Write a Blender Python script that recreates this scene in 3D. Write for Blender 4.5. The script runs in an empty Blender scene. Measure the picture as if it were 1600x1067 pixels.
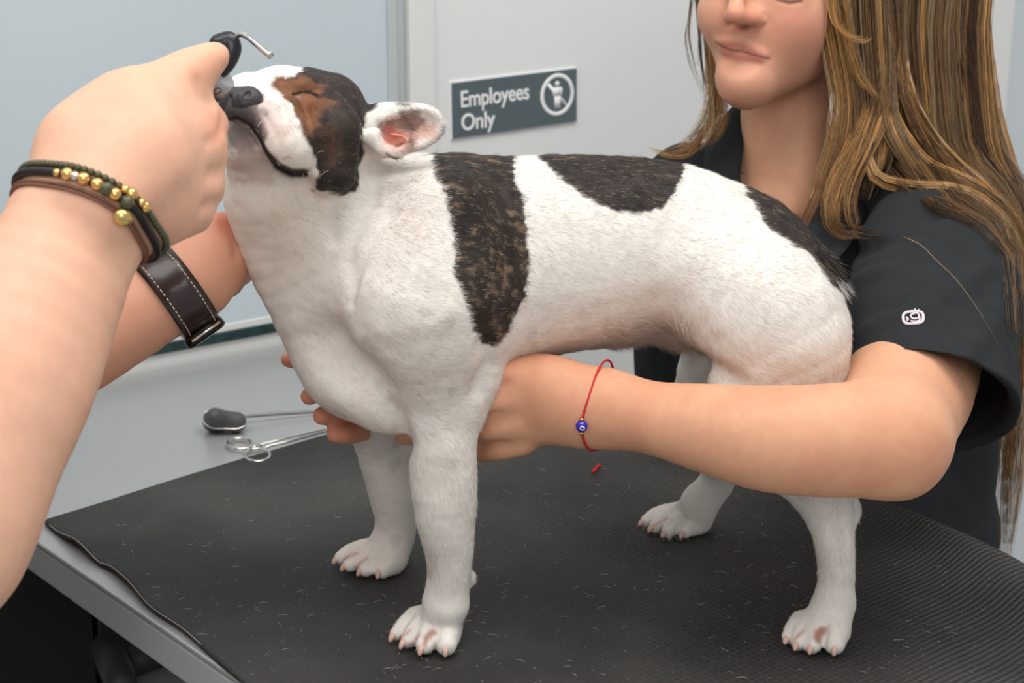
import bpy, math
import numpy as np
from mathutils import Vector, Matrix

# ------------------------------------------------------------------ camera, world, lights, exposure
TZ = 0.95                      # height of the examination table's top
PITCH = math.radians(16.5)
F = 2700.0                     # focal length in pixels of the 1600 px frame
CAM = np.array([0.0, 0.0, TZ + 0.544])
SC = bpy.context.scene
cam_data = bpy.data.cameras.new('camera')
cam = bpy.data.objects.new('camera', cam_data)
SC.collection.objects.link(cam)
cam.location = CAM
cam.rotation_euler = (math.pi / 2 - PITCH, 0, 0)
cam_data.sensor_width = 36.0
cam_data.lens = F / 1600.0 * 36.0
cam_data.clip_start = 0.05
cam_data.dof.use_dof = True
cam_data.dof.focus_distance = 1.17
cam_data.dof.aperture_fstop = 13.0
SC.camera = cam

world = bpy.data.worlds.new('room_light')
SC.world = world
world.use_nodes = True
bg = world.node_tree.nodes['Background']
bg.inputs[0].default_value = (0.965, 0.985, 1.0, 1)
bg.inputs[1].default_value = 0.56

def area(name, loc, target, sx, sy, power, col=(1, 1, 1)):
    l = bpy.data.lights.new(name, 'AREA')
    l.shape = 'RECTANGLE'; l.size = sx; l.size_y = sy; l.energy = power; l.color = col
    o = bpy.data.objects.new(name, l)
    SC.collection.objects.link(o)
    o.location = loc
    o.rotation_euler = (Vector(target) - Vector(loc)).to_track_quat('-Z', 'Y').to_euler()
    return o
area('ceiling_panel_light', (0.45, 0.95, 2.75), (0.25, 1.25, TZ), 1.5, 0.9, 23, (1, 0.985, 0.96))
area('ceiling_panel_light', (-0.8, 0.5, 2.75), (-0.3, 1.3, TZ), 1.2, 0.8, 13, (1, 0.98, 0.95))
area('camera_side_fill_light', (0.25, -1.3, 2.5), (0.0, 1.2, TZ + .1), 1.4, 0.8, 17, (1, 0.97, 0.93))  # added front fill from behind the camera, not a fixture of the room
SC.view_settings.view_transform = 'Standard'
SC.view_settings.look = 'None'
SC.view_settings.exposure = -0.03
SC.view_settings.gamma = 1.0
SC.view_settings.use_curve_mapping = False

# ------------------------------------------------------------------ helpers
VS = 1.0
rng = np.random.default_rng(7)
cp, sp = math.cos(PITCH), math.sin(PITCH)

def P(px, py, y):
    """world point seen at picture position (px,py) standing at distance y"""
    u = (px - 800) / F; v = -(py - 533.5) / F
    t = y / (cp + v * sp)
    return np.array([t * u, y, CAM[2] + t * (-sp + v * cp)])
def T(px, py, y):
    v = -(py - 533.5) / F
    return y / (cp + v * sp)
def R(px, py, y, r):
    return r * T(px, py, y) / F
def G(px, py, z=TZ):
    u = (px - 800) / F; v = -(py - 533.5) / F
    t = (z - CAM[2]) / (-sp + v * cp)
    return np.array([t * u, t * (cp + v * sp), z])
def proj(p):
    """picture position of world points"""
    q = p - CAM
    t = q[:, 1] * cp - q[:, 2] * sp
    v = (q[:, 1] * sp + q[:, 2] * cp) / t
    return 800 + F * q[:, 0] / t, 533.5 - F * v
def nrm(v):
    v = np.asarray(v, float)
    return v / max(1e-9, np.linalg.norm(v))

def srgb(r, g, b):
    f = lambda c: (c / 255 / 12.92) if c / 255 <= 0.04045 else ((c / 255 + 0.055) / 1.055) ** 2.4
    return (f(r), f(g), f(b), 1)
def lin(r, g, b):
    return np.array(srgb(r, g, b)[:3])

def vnoise(p, scale, seed=0):
    q = p * scale + seed * 17.31
    i = np.floor(q).astype(np.int64); f = q - i; f = f * f * (3 - 2 * f)
    def h(a, b, c):
        n = (a * 73856093) ^ (b * 19349663) ^ (c * 83492791)
        n = (n ^ (n >> 13)) * 1274126177 & 0x7fffffff
        return ((n ^ (n >> 16)) & 0xffff) / 65535.0
    r = 0
    for dx in (0, 1):
        wx = f[:, 0] if dx else 1 - f[:, 0]
        for dy in (0, 1):
            wy = f[:, 1] if dy else 1 - f[:, 1]
            for dz in (0, 1):
                wz = f[:, 2] if dz else 1 - f[:, 2]
                r = r + wx * wy * wz * h(i[:, 0] + dx, i[:, 1] + dy, i[:, 2] + dz)
    return r * 2 - 1
def fbm(p, scale, seed=0, o=3):
    r = 0; a = 1
    for k in range(o):
        r = r + a * vnoise(p, scale * 2 ** k, seed + k); a *= .5
    return r
def sstep(a, b, x):
    t = np.clip((x - a) / (b - a), 0, 1)
    return t * t * (3 - 2 * t)

# ------------------------------------------------------------------ objects
def tag(o, label=None, cat=None, group=None, kind=None):
    if label: o['label'] = label
    if cat: o['category'] = cat
    if group: o['group'] = group
    if kind: o['kind'] = kind
    return o
def empty(name, loc, label, cat, group=None):
    o = bpy.data.objects.new(name, None)
    SC.collection.objects.link(o)
    o.location = loc; o.empty_display_size = .05
    return tag(o, label, cat, group)
def link(name, me, mats, parent=None, label=None):
    o = bpy.data.objects.new(name, me)
    SC.collection.objects.link(o)
    if not isinstance(mats, (list, tuple)): mats = [mats]
    for m in mats: me.materials.append(m)
    if parent is not None:
        o.parent = parent
        root = parent
        off = Vector((0, 0, 0))
        while root is not None:
            off += Vector(root.location); root = root.parent
        o.location = -off
        # geometry is written in world coordinates; undo the parents' offsets
    if label: o['label'] = label
    return o
def mesh_np(name, V, Fq, smooth=True, cols=None, extra=None, matidx=None):
    """fast mesh from numpy arrays; Fq is (n,3) or (n,4) or a list of such"""
    if not isinstance(Fq, list): Fq = [Fq]
    Fq = [np.asarray(f) for f in Fq if len(f)]
    me = bpy.data.meshes.new(name)
    me.vertices.add(len(V))
    me.vertices.foreach_set('co', np.ascontiguousarray(V, dtype=np.float32).ravel())
    idx = np.concatenate([f.ravel() for f in Fq]).astype(np.int32)
    tot = np.concatenate([np.full(len(f), f.shape[1]) for f in Fq]).astype(np.int32)
    st = np.concatenate([[0], np.cumsum(tot)[:-1]]).astype(np.int32)
    me.loops.add(len(idx)); me.loops.foreach_set('vertex_index', idx)
    me.polygons.add(len(tot)); me.polygons.foreach_set('loop_start', st)
    if smooth: me.polygons.foreach_set('use_smooth', np.ones(len(tot), dtype=bool))
    if matidx is not None: me.polygons.foreach_set('material_index', matidx.astype(np.int32))
    me.update(calc_edges=True)
    if cols is not None:
        a = me.color_attributes.new('Col', 'FLOAT_COLOR', 'POINT')
        c = np.ones((len(V), 4), dtype=np.float32); c[:, :3] = cols
        a.data.foreach_set('color', c.ravel())
    for k, v in (extra or {}).items():
        a = me.attributes.new(k, 'FLOAT', 'POINT')
        a.data.foreach_set('value', np.asarray(v, dtype=np.float32))
    return me

# ------------------------------------------------------------------ implicit bodies
class Field:
    def __init__(s): s.ops = []
    def cap(s, a, b, ra, rb, k=.01, op='u', sq=None):
        a = np.array(a, float); b = np.array(b, float); m = max(ra, rb)
        fac = 1.0
        if sq is not None: fac = max(1.0, sq[1])
        lo = np.minimum(a - m * fac, b - m * fac); hi = np.maximum(a + m * fac, b + m * fac)
        s.ops.append(('c', op, k, lo, hi, (a, b, ra, rb, sq)))
    def chain(s, nodes, k=.01, op='u', sq=None, kin=None):
        """nodes: (px,py,y,rpx)"""
        pts = [(P(n[0], n[1], n[2]), R(n[0], n[1], n[2], n[3])) for n in nodes]
        s.wchain(pts, k, op, sq, kin)
    def wchain(s, pts, k=.01, op='u', sq=None, kin=None):
        if len(pts) == 1:
            s.cap(pts[0][0], pts[0][0] + np.array([0, 0, 1e-5]), pts[0][1], pts[0][1], k, op, sq); return
        if len(pts) == 2:
            s.cap(pts[0][0], pts[1][0], pts[0][1], pts[1][1], k, op, sq); return
        q = np.array([list(p[0]) + [p[1]] for p in pts], float)
        q = catmull(q, (len(pts) - 1) * (4 if len(pts) < 9 else 2) + 1) if len(pts) < 14 else q
        q[:, 3] = np.maximum(q[:, 3], min(p[1] for p in pts) * .8)
        fac = 1.0 if sq is None else max(1.0, sq[1])
        lo = (q[:, :3] - q[:, 3:] * fac).min(0); hi = (q[:, :3] + q[:, 3:] * fac).max(0)
        s.ops.append(('l', op, k, lo, hi, (q, sq, fac)))
    def ell(s, c, radii, rot=None, k=.01, op='u'):
        c = np.array(c, float); rot = np.eye(3) if rot is None else np.array(rot, float)  # rows = axes
        m = max(radii)
        s.ops.append(('e', op, k, c - m, c + m, (c, np.array(radii, float), rot)))
    def pell(s, px, py, y, rx, ry, rdepth, ang=0, k=.01, op='u', yaw=0):
        """ellipsoid facing the viewer: rx, ry px, depth px, ang degrees in picture, yaw about up"""
        sc = T(px, py, y) / F
        a = math.radians(ang)
        ex = np.array([math.cos(a), 0, -math.sin(a)]); ez = np.array([math.sin(a), 0, math.cos(a)]); ey = np.array([0, 1., 0])
        if yaw:
            w = math.radians(yaw)
            Rz = np.array([[math.cos(w), -math.sin(w), 0], [math.sin(w), math.cos(w), 0], [0, 0, 1]])
            ex, ey, ez = Rz @ ex, Rz @ ey, Rz @ ez
        s.ell(P(px, py, y), (rx * sc, rdepth * sc, ry * sc), np.array([ex, ey, ez]), k, op)
    def plane(s, p0, n, k=.002, box=None):
        """cut away everything on the side n points to (within box radius)"""
        p0 = np.array(p0, float); n = nrm(n)
        s.ops.append(('p', 's', k, np.full(3, -9.), np.full(3, 9.), (p0, n)))
    def _d(s, kind, prm, p):
        if kind == 'c':
            a, b, ra, rb, sq = prm
            if sq is not None:
                n = nrm(sq[0]).astype(np.float32); w = np.float32(1.0 / sq[1] - 1)
                p = p + (w * (p @ n))[:, None] * n
                a = a + w * (a @ n) * n; b = b + w * (b @ n) * n
            a = a.astype(np.float32); ba = (b - a).astype(np.float32)
            pa = p - a
            h = np.clip((pa @ ba) / max(1e-12, float(ba @ ba)), 0, 1)
            d = pa - h[:, None] * ba
            r = np.sqrt(np.einsum('ij,ij->i', d, d)) - (ra + (rb - ra) * h)
            if sq is not None and sq[1] < 1: r = r * sq[1]
            return r
        if kind == 'l':
            q, sq, fac = prm
            r = None
            for i in range(len(q) - 1):
                d = s._d('c', (q[i, :3], q[i + 1, :3], float(q[i, 3]), float(q[i + 1, 3]), sq), p)
                r = d if r is None else np.minimum(r, d)
            return r
        if kind == 'e':
            c, rad, rot = prm
            q = (p - c.astype(np.float32)) @ rot.T.astype(np.float32)
            q1 = q / rad.astype(np.float32)
            k0 = np.sqrt(np.einsum('ij,ij->i', q1, q1)) + 1e-9
            q2 = q1 / rad.astype(np.float32)
            k1 = np.sqrt(np.einsum('ij,ij->i', q2, q2)) + 1e-9
            return k0 * (k0 - 1) / k1
        if kind == 'p':
            p0, n = prm
            return -((p - p0.astype(np.float32)) @ n.astype(np.float32))
    def apply(s, d, op, k, e):
        if op == 'u':
            h = np.maximum(k - np.abs(d - e), 0) / k
            return np.minimum(d, e) - h * h * k * .25
        e = -e
        h = np.maximum(k - np.abs(d - e), 0) / k
        return np.maximum(d, e) + h * h * k * .25
    def eval(s, p, sel=None):
        p = np.asarray(p, dtype=np.float32)
        d = np.full(len(p), 1.0, dtype=np.float32)
        for o in (s.ops if sel is None else sel):
            d = s.apply(d, o[1], o[2], s._d(o[0], o[5], p))
        return d
    def bounds(s, pad):
        lo = np.min([o[3] for o in s.ops if o[0] != 'p' and o[1] == 'u'], axis=0) - pad
        hi = np.max([o[4] for o in s.ops if o[0] != 'p' and o[1] == 'u'], axis=0) + pad
        return lo, hi
    def mesh(s, vox, smooth=2, post=None):
        vox *= VS
        lo, hi = s.bounds(vox * 4 + .012)
        B = 24
        nb = np.ceil((hi - lo) / vox / B).astype(int)
        n = nb * B + 1
        f = np.full(n, 1.0, dtype=np.float32)
        ax = [(lo[i] + vox * np.arange(n[i])).astype(np.float32) for i in range(3)]
        for i in range(nb[0]):
            for j in range(nb[1]):
                for k in range(nb[2]):
                    sl = [slice(a * B, min(a * B + B + (1 if a == m - 1 else 0), n[q])) for q, (a, m) in enumerate(zip((i, j, k), nb))]
                    X = [ax[q][sl[q]] for q in range(3)]
                    blo = np.array([x[0] for x in X]) - vox * 2; bhi = np.array([x[-1] for x in X]) + vox * 2
                    sel = [o for o in s.ops if np.all(o[3] - o[2] <= bhi) and np.all(o[4] + o[2] >= blo)]
                    if not any(o[0] != 'p' and o[1] == 'u' for o in sel): continue
                    s2 = []
                    for o in sel:
                        if o[0] == 'l':
                            q, sq, fac = o[5]
                            rr_ = np.maximum(q[:-1, 3], q[1:, 3])[:, None] * fac + o[2] + vox * 3
                            ok = np.all(np.minimum(q[:-1, :3], q[1:, :3]) - rr_ <= bhi, axis=1) & np.all(np.maximum(q[:-1, :3], q[1:, :3]) + rr_ >= blo, axis=1)
                            ii = np.flatnonzero(ok)
                            if len(ii) == 0: continue
                            o = o[:5] + ((q[ii[0]:ii[-1] + 2], sq, fac),)
                        s2.append(o)
                    sel = s2
                    if not any(o[0] != 'p' and o[1] == 'u' for o in sel): continue
                    g = np.stack(np.meshgrid(*X, indexing='ij'), -1)
                    sh = g.shape[:3]
                    # cheap cull: coarse centre test
                    cen = (blo + bhi) / 2; rad = np.linalg.norm(bhi - blo) / 2
                    dc = s.eval(cen[None], sel)[0]
                    if dc > rad * 1.6 + .02: f[sl[0], sl[1], sl[2]] = dc; continue
                    f[sl[0], sl[1], sl[2]] = s.eval(g.reshape(-1, 3), sel).reshape(sh)
        V, Q = surface_nets(f, lo, vox)
        for _ in range(smooth): V = laplace(V, Q, .5); 
        return V, Q
    def normal(s, p):
        e = 6e-4
        g = np.stack([s.eval(p + np.eye(3)[i] * e) - s.eval(p - np.eye(3)[i] * e) for i in range(3)], 1)
        return g / np.maximum(1e-9, np.linalg.norm(g, axis=1))[:, None]
    def hit(s, px, py, y0=.5, ymax=2.4):
        """where the camera ray through picture positions meets the body (None-safe: keeps last)"""
        px = np.atleast_1d(np.asarray(px, float)); py = np.atleast_1d(np.asarray(py, float))
        D = np.stack([(px - 800) / F, cp - (py - 533.5) / F * sp, -sp - (py - 533.5) / F * cp], 1)
        D /= np.linalg.norm(D, axis=1)[:, None]
        t = np.full(len(px), y0)
        for _ in range(160):
            d = s.eval(CAM + D * t[:, None])
            t = t + np.where(t < ymax * 1.2, np.clip(d * .7, -.01, .05), 0)
        return CAM + D * t[:, None]

def surface_nets(f, lo, vox):
    ins = f < 0
    c = np.zeros(tuple(np.array(f.shape) - 1), dtype=np.uint8)
    for a in (0, 1):
        for b in (0, 1):
            for d in (0, 1):
                c += ins[a:f.shape[0] - 1 + a, b:f.shape[1] - 1 + b, d:f.shape[2] - 1 + d]
    act = (c > 0) & (c < 8)
    flat = np.flatnonzero(act)
    cs = c.shape
    I, J, K = np.unravel_index(flat, cs)
    acc = np.zeros((len(flat), 3)); cnt = np.zeros(len(flat))
    corners = [(a, b, d) for a in (0, 1) for b in (0, 1) for d in (0, 1)]
    for a in range(8):
        for b in range(a + 1, 8):
            ca, cb = np.array(corners[a]), np.array(corners[b])
            if np.abs(ca - cb).sum() != 1: continue
            fa = f[I + ca[0], J + ca[1], K + ca[2]]; fb = f[I + cb[0], J + cb[1], K + cb[2]]
            m = (fa < 0) != (fb < 0)
            t = np.where(m, fa / np.where(m, fa - fb, 1), 0)
            acc += np.where(m[:, None], ca + t[:, None] * (cb - ca), 0); cnt += m
    V = lo + vox * (np.stack([I, J, K], 1) + acc / cnt[:, None])
    quads = []
    for ax in range(3):
        o = [q for q in range(3) if q != ax]
        sl0 = [slice(None)] * 3; sl1 = [slice(None)] * 3
        sl0[ax] = slice(0, -1); sl1[ax] = slice(1, None)
        A = ins[tuple(sl0)]; Bm = ins[tuple(sl1)]
        ch = A != Bm
        e = np.nonzero(ch)
        e = np.stack(e, 1)
        ok = np.all(e[:, o] >= 1, axis=1) & np.all(e[:, o] <= np.array(cs)[o] - 1, axis=1)
        e = e[ok]
        fl = A[tuple(e.T)]
        q = []
        for (da, db) in ((-1, -1), (0, -1), (0, 0), (-1, 0)):
            w = e.copy(); w[:, o[0]] += da; w[:, o[1]] += db
            q.append(np.searchsorted(flat, np.ravel_multi_index(tuple(w.T), cs)))
        q = np.stack(q, 1)
        if ax == 1: fl = ~fl
        q[~fl] = q[~fl][:, ::-1]
        quads.append(q)
    return V, np.concatenate(quads)

def edges_of(Q):
    n = Q.shape[1]
    return np.concatenate([Q[:, [i, (i + 1) % n]] for i in range(n)])
def laplace(V, Q, w):
    E = edges_of(Q); n = len(V)
    cnt = np.bincount(E[:, 0], minlength=n) + np.bincount(E[:, 1], minlength=n)
    out = V.copy()
    for a in range(3):
        s_ = np.bincount(E[:, 0], V[E[:, 1], a], n) + np.bincount(E[:, 1], V[E[:, 0], a], n)
        out[:, a] = V[:, a] * (1 - w) + w * s_ / np.maximum(cnt, 1)
    return out
def vnormals(V, Q):
    a = V[Q[:, 2]] - V[Q[:, 0]]; b = V[Q[:, 3 if Q.shape[1] == 4 else 1]] - V[Q[:, 1 if Q.shape[1] == 4 else 0]]
    fn = np.cross(a, b) if Q.shape[1] == 4 else -np.cross(a, b)
    n = np.zeros_like(V)
    for c in range(Q.shape[1]):
        for q in range(3):
            n[:, q] += np.bincount(Q[:, c], fn[:, q], len(V))
    return n / np.maximum(1e-12, np.linalg.norm(n, axis=1))[:, None]

def poly_sd(px, py, poly):
    """signed distance (px) to a closed polygon, negative inside"""
    poly = np.array(poly, float); n = len(poly)
    d = np.full(len(px), 1e9); s = np.ones(len(px))
    for i in range(n):
        a = poly[i]; b = poly[i - 1]
        e = b - a; wx = px - a[0]; wy = py - a[1]
        t = np.clip((wx * e[0] + wy * e[1]) / (e @ e), 0, 1)
        d = np.minimum(d, (wx - e[0] * t) ** 2 + (wy - e[1] * t) ** 2)
        c1 = py >= a[1]; c2 = py < b[1]; c3 = e[0] * wy > e[1] * wx
        fl = (c1 & c2 & c3) | (~c1 & ~c2 & ~c3)
        s = np.where(fl, -s, s)
    return s * np.sqrt(d)
def line_d(px, py, pts):
    pts = np.array(pts, float); d = np.full(len(px), 1e9)
    for i in range(len(pts) - 1):
        a = pts[i]; e = pts[i + 1] - a; wx = px - a[0]; wy = py - a[1]
        t = np.clip((wx * e[0] + wy * e[1]) / max(1e-9, e @ e), 0, 1)
        d = np.minimum(d, (wx - e[0] * t) ** 2 + (wy - e[1] * t) ** 2)
    return np.sqrt(d)

def catmull(pts, n):
    pts = np.array(pts, float)
    if len(pts) == 2: return pts[0] + (pts[1] - pts[0]) * np.linspace(0, 1, n)[:, None]
    p = np.vstack([2 * pts[0] - pts[1], pts, 2 * pts[-1] - pts[-2]])
    u = np.linspace(0, len(pts) - 1 - 1e-6, n); i = u.astype(int); t = (u - i)[:, None]
    a, b, c, d = p[i], p[i + 1], p[i + 2], p[i + 3]
    return .5 * (2 * b + (c - a) * t + (2 * a - 5 * b + 4 * c - d) * t ** 2 + (-a + 3 * b - 3 * c + d) * t ** 3)

def tube_np(pts, rad, sides=8, closed=False, up=None):
    pts = np.array(pts, float); n = len(pts)
    rad = np.broadcast_to(np.asarray(rad, float), (n,))
    tg = np.gradient(pts, axis=0) if not closed else np.roll(pts, -1, 0) - np.roll(pts, 1, 0)
    tg /= np.maximum(1e-12, np.linalg.norm(tg, axis=1))[:, None]
    ref = np.array([0, 0, 1.]) if up is None else nrm(up)
    if up is None and abs(tg[0] @ ref) > .9: ref = np.array([1., 0, 0])
    N = np.zeros_like(pts); cur = ref
    for i in range(n):
        cur = cur - tg[i] * (cur @ tg[i]); cur = nrm(cur); N[i] = cur
    Bn = np.cross(tg, N)
    a = np.linspace(0, 2 * np.pi, sides, endpoint=False)
    V = (pts[:, None] + rad[:, None, None] * (np.cos(a)[None, :, None] * N[:, None] + np.sin(a)[None, :, None] * Bn[:, None])).reshape(-1, 3)
    m = n if closed else n - 1
    i = np.arange(m)[:, None]; j = np.arange(sides)[None]
    i2 = (i + 1) % n; j2 = (j + 1) % sides
    Q = np.stack([i * sides + j, i * sides + j2, i2 * sides + j2, i2 * sides + j], -1).reshape(-1, 4)
    fl = [Q]
    if not closed:
        V = np.vstack([V, pts[0], pts[-1]])
        c0, c1 = len(V) - 2, len(V) - 1
        jj = np.arange(sides)
        fl.append(np.stack([np.full(sides, c0), (jj + 1) % sides, jj], 1))
        fl.append(np.stack([np.full(sides, c1), (n - 1) * sides + jj, (n - 1) * sides + (jj + 1) % sides], 1))
    return V, fl
def merge(parts):
    """join a list of (V, [faces...])"""
    Vs, q4, q3, o = [], [], [], 0
    for V, fl in parts:
        if not isinstance(fl, list): fl = [fl]
        for f in fl:
            (q4 if f.shape[1] == 4 else q3).append(f + o)
        Vs.append(V); o += len(V)
    out = []
    if q4: out.append(np.concatenate(q4))
    if q3: out.append(np.concatenate(q3))
    return np.vstack(Vs), out
def tube(name, pts, rad, mat, parent=None, sides=8, closed=False, label=None, up=None):
    V, fl = tube_np(pts, rad, sides, closed, up)
    return link(name, mesh_np(name, V, fl), mat, parent, label)
def sphere_np(c, r, seg=16, rings=10, squash=None, axis=None):
    th = np.linspace(0, np.pi, rings + 1)[1:-1]; ph = np.linspace(0, 2 * np.pi, seg, endpoint=False)
    V = np.array([[math.sin(t) * math.cos(p), math.sin(t) * math.sin(p), math.cos(t)] for t in th for p in ph] + [[0, 0, 1], [0, 0, -1]])
    if squash is not None: V = V * np.array(squash)
    if axis is not None:
        q = np.array(Vector((0, 0, 1)).rotation_difference(Vector(nrm(axis))).to_matrix()); V = V @ q.T
    V = V * r + np.array(c)
    nr = rings - 1; i = np.arange(nr - 1)[:, None]; j = np.arange(seg)[None]; j2 = (j + 1) % seg
    Q = np.stack([i * seg + j, (i + 1) * seg + j, (i + 1) * seg + j2, i * seg + j2], -1).reshape(-1, 4)
    jj = np.arange(seg); j2 = (jj + 1) % seg; a = nr * seg
    return V, [Q, np.stack([np.full(seg, a), jj, j2], 1), np.stack([np.full(seg, a + 1), (nr - 1) * seg + j2, (nr - 1) * seg + jj], 1)]
def prism(name, outline, h0, h1, mat, parent=None, bevel=0, label=None, axes=None, seg=2):
    """outline: list of (a,b) pairs in the plane given by axes=(origin,A,B,N); default is the floor plan"""
    import bmesh
    o, A, Bx, N = axes if axes else (np.zeros(3), np.array([1., 0, 0]), np.array([0, 1., 0]), np.array([0, 0, 1.]))
    bm = bmesh.new()
    lo = [bm.verts.new(tuple(o + A * a + Bx * b + N * h0)) for a, b in outline]
    hi = [bm.verts.new(tuple(o + A * a + Bx * b + N * h1)) for a, b in outline]
    n = len(outline)
    bm.faces.new(hi); bm.faces.new(lo[::-1])
    for i in range(n): bm.faces.new((lo[i], lo[(i + 1) % n], hi[(i + 1) % n], hi[i]))
    bmesh.ops.recalc_face_normals(bm, faces=bm.faces)
    if bevel: bmesh.ops.bevel(bm, geom=list(bm.edges), offset=bevel, segments=seg, profile=.5, affect='EDGES')
    me = bpy.data.meshes.new(name); bm.to_mesh(me); bm.free()
    return link(name, me, mat, parent, label)
def box(name, x0, x1, y0, y1, z0, z1, mat, parent=None, bevel=.002, label=None, axes=None):
    return prism(name, [(x0, y0), (x1, y0), (x1, y1), (x0, y1)], z0, z1, mat, parent, bevel, label, axes)

def surf_chain(field, pts, k, sink=.5, op='u', n=None, kk=0):
    """chain laid on the body's own surface: pts (px,py,rpx); sink = how deep the centre lies, in radii"""
    q = catmull(pts, n) if n else np.array(pts, float)
    h = field.hit(q[:, 0], q[:, 1]); nn_ = field.normal(h)
    out = []
    for i in range(len(q)):
        r = R(q[i, 0], q[i, 1], h[i, 1], q[i, 2]); out.append((h[i] - nn_[i] * r * sink, r))
    field.wchain(out, k, op)

def wrap(field, c, axis, n=72, off=.001, up=(0, 0, 1)):
    axis = nrm(axis); u = np.array(up, float); u = nrm(u - axis * (u @ axis)); v = np.cross(axis, u)
    a = np.linspace(0, 2 * np.pi, n, endpoint=False)
    D_ = np.cos(a)[:, None] * u + np.sin(a)[:, None] * v
    t = np.zeros(n)
    for _ in range(90):
        d = field.eval(np.array(c) + D_ * t[:, None]); t += np.maximum(-d * .8, 0) + np.where(d < 0, .0001, 0)
    for k_ in range(3): t = (np.roll(t, 1) + 2 * t + np.roll(t, -1)) / 4
    return np.array(c) + D_ * (t + off)[:, None], D_

# ------------------------------------------------------------------ materials
def mat(name, col=(.5, .5, .5, 1), rough=.5, metal=0, spec=.5, attr=None, noise=0, nscale=30, bump=0, bscale=200, bstretch=None,
        sss=0, sssr=(1, .35, .2), sheen=0, coat=0, aniso=0, emis=None, alpha=1, trans=0, ior=1.45, mottles=None):
    m = bpy.data.materials.new(name); m.use_nodes = True
    nt = m.node_tree; N = nt.nodes; L = nt.links; b = N['Principled BSDF']
    b.inputs['Roughness'].default_value = rough; b.inputs['Metallic'].default_value = metal
    b.inputs['Specular IOR Level'].default_value = spec; b.inputs['IOR'].default_value = ior
    b.inputs['Base Color'].default_value = col
    tc = N.new('ShaderNodeTexCoord')
    src = None
    if attr:
        a = N.new('ShaderNodeAttribute'); a.attribute_name = attr; src = a.outputs['Color']
    if noise:
        nz = N.new('ShaderNodeTexNoise'); nz.inputs['Scale'].default_value = nscale; nz.inputs['Detail'].default_value = 4
        L.new(tc.outputs['Object'], nz.inputs['Vector'])
        mr = N.new('ShaderNodeMapRange'); mr.inputs[1].default_value = .3; mr.inputs[2].default_value = .7
        mr.inputs[3].default_value = 1 - noise; mr.inputs[4].default_value = 1 + noise
        L.new(nz.outputs['Fac'], mr.inputs[0])
        mx = N.new('ShaderNodeVectorMath'); mx.operation = 'SCALE'
        if src: L.new(src, mx.inputs[0])
        else: mx.inputs[0].default_value = col[:3]
        L.new(mr.outputs[0], mx.inputs['Scale']); src = mx.outputs[0]
    if src: L.new(src, b.inputs['Base Color'])
    if bump:
        mp = N.new('ShaderNodeMapping'); mp.inputs['Scale'].default_value = bstretch or (1, 1, 1)
        L.new(tc.outputs['Object'], mp.inputs['Vector'])
        bn = N.new('ShaderNodeTexNoise'); bn.inputs['Scale'].default_value = bscale; bn.inputs['Detail'].default_value = 3
        L.new(mp.outputs[0], bn.inputs['Vector'])
        bu = N.new('ShaderNodeBump'); bu.inputs['Strength'].default_value = bump; bu.inputs['Distance'].default_value = .001
        L.new(bn.outputs['Fac'], bu.inputs['Height']); L.new(bu.outputs[0], b.inputs['Normal'])
    if sss:
        b.inputs['Subsurface Weight'].default_value = sss; b.inputs['Subsurface Radius'].default_value = sssr
        b.inputs['Subsurface Scale'].default_value = .006
    if sheen:
        b.inputs['Sheen Weight'].default_value = sheen; b.inputs['Sheen Roughness'].default_value = .5
    if coat: b.inputs['Coat Weight'].default_value = coat; b.inputs['Coat Roughness'].default_value = .15
    if aniso: b.inputs['Anisotropic'].default_value = aniso
    if trans: b.inputs['Transmission Weight'].default_value = trans
    return m
# ------------------------------------------------------------------ the room
WD = nrm([.8, .6, 0]); WN = nrm([.6, -.8, 0])          # wall direction, wall normal towards the room
W0 = np.array([-.439, 1.684, 0]) - WN * .004              # a point on the wall line at the table's back edge
def ws(px):                                               # distance along the wall where column px meets it
    u = (px - 800) / F; y = (533.5 - 160) / F
    d = np.array([u, cp + y * sp])                        # ray plan direction at sign height
    A = np.array([[d[0], -WD[0]], [d[1], -WD[1]]])
    return np.linalg.solve(A, W0[:2])[1]
def wz(px, py):                                           # height where the ray meets the wall
    s = None
    u = (px - 800) / F; v = -(py - 533.5) / F
    d = np.array([u, cp + v * sp])
    A = np.array([[d[0], -WD[0]], [d[1], -WD[1]]])
    t, s = np.linalg.solve(A, W0[:2])
    return s, CAM[2] + t * (-sp + v * cp)
WAX = (W0, WD, np.array([0, 0, 1.]), WN)                  # prism axes: a along the wall, b up, depth towards room

m_wall = mat('wall_paint', srgb(205, 212, 215), .6, noise=.015, nscale=6, bump=.05, bscale=300)
m_door = mat('white_door_paint', srgb(226, 227, 226), .45, noise=.01, nscale=5)
m_trim = mat('white_frame_paint', srgb(222, 223, 221), .4)
m_greystrip = mat('grey_frame_strip', srgb(186, 191, 194), .4)
m_panel = mat('blue_grey_glass_panel', srgb(196, 208, 214), .28, spec=.5, noise=.01, nscale=3)
m_glassedge = mat('dark_green_glass_edge', srgb(22, 52, 54), .12, spec=.8, noise=.5, nscale=90)
m_floor = mat('pale_floor', srgb(190, 188, 184), .35, noise=.04, nscale=4)
m_white = mat('white_lettering', srgb(238, 240, 240), .5)
m_sign = mat('slate_sign', srgb(84, 97, 102), .35, noise=.02, nscale=20)
m_steel = mat('brushed_steel', srgb(184, 184, 183), .34, metal=.45, noise=.02, nscale=4, bump=.04, bscale=60, bstretch=(1, 30, 1))
m_steel_edge = mat('brushed_steel_edge', srgb(176, 177, 178), .42, metal=.1, noise=.02, nscale=4)
m_black = mat('black_painted_metal', srgb(22, 22, 22), .55, noise=.1, nscale=10)
m_darkgrey = mat('dark_grey_metal', srgb(70, 70, 68), .5, noise=.2, nscale=30)
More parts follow.
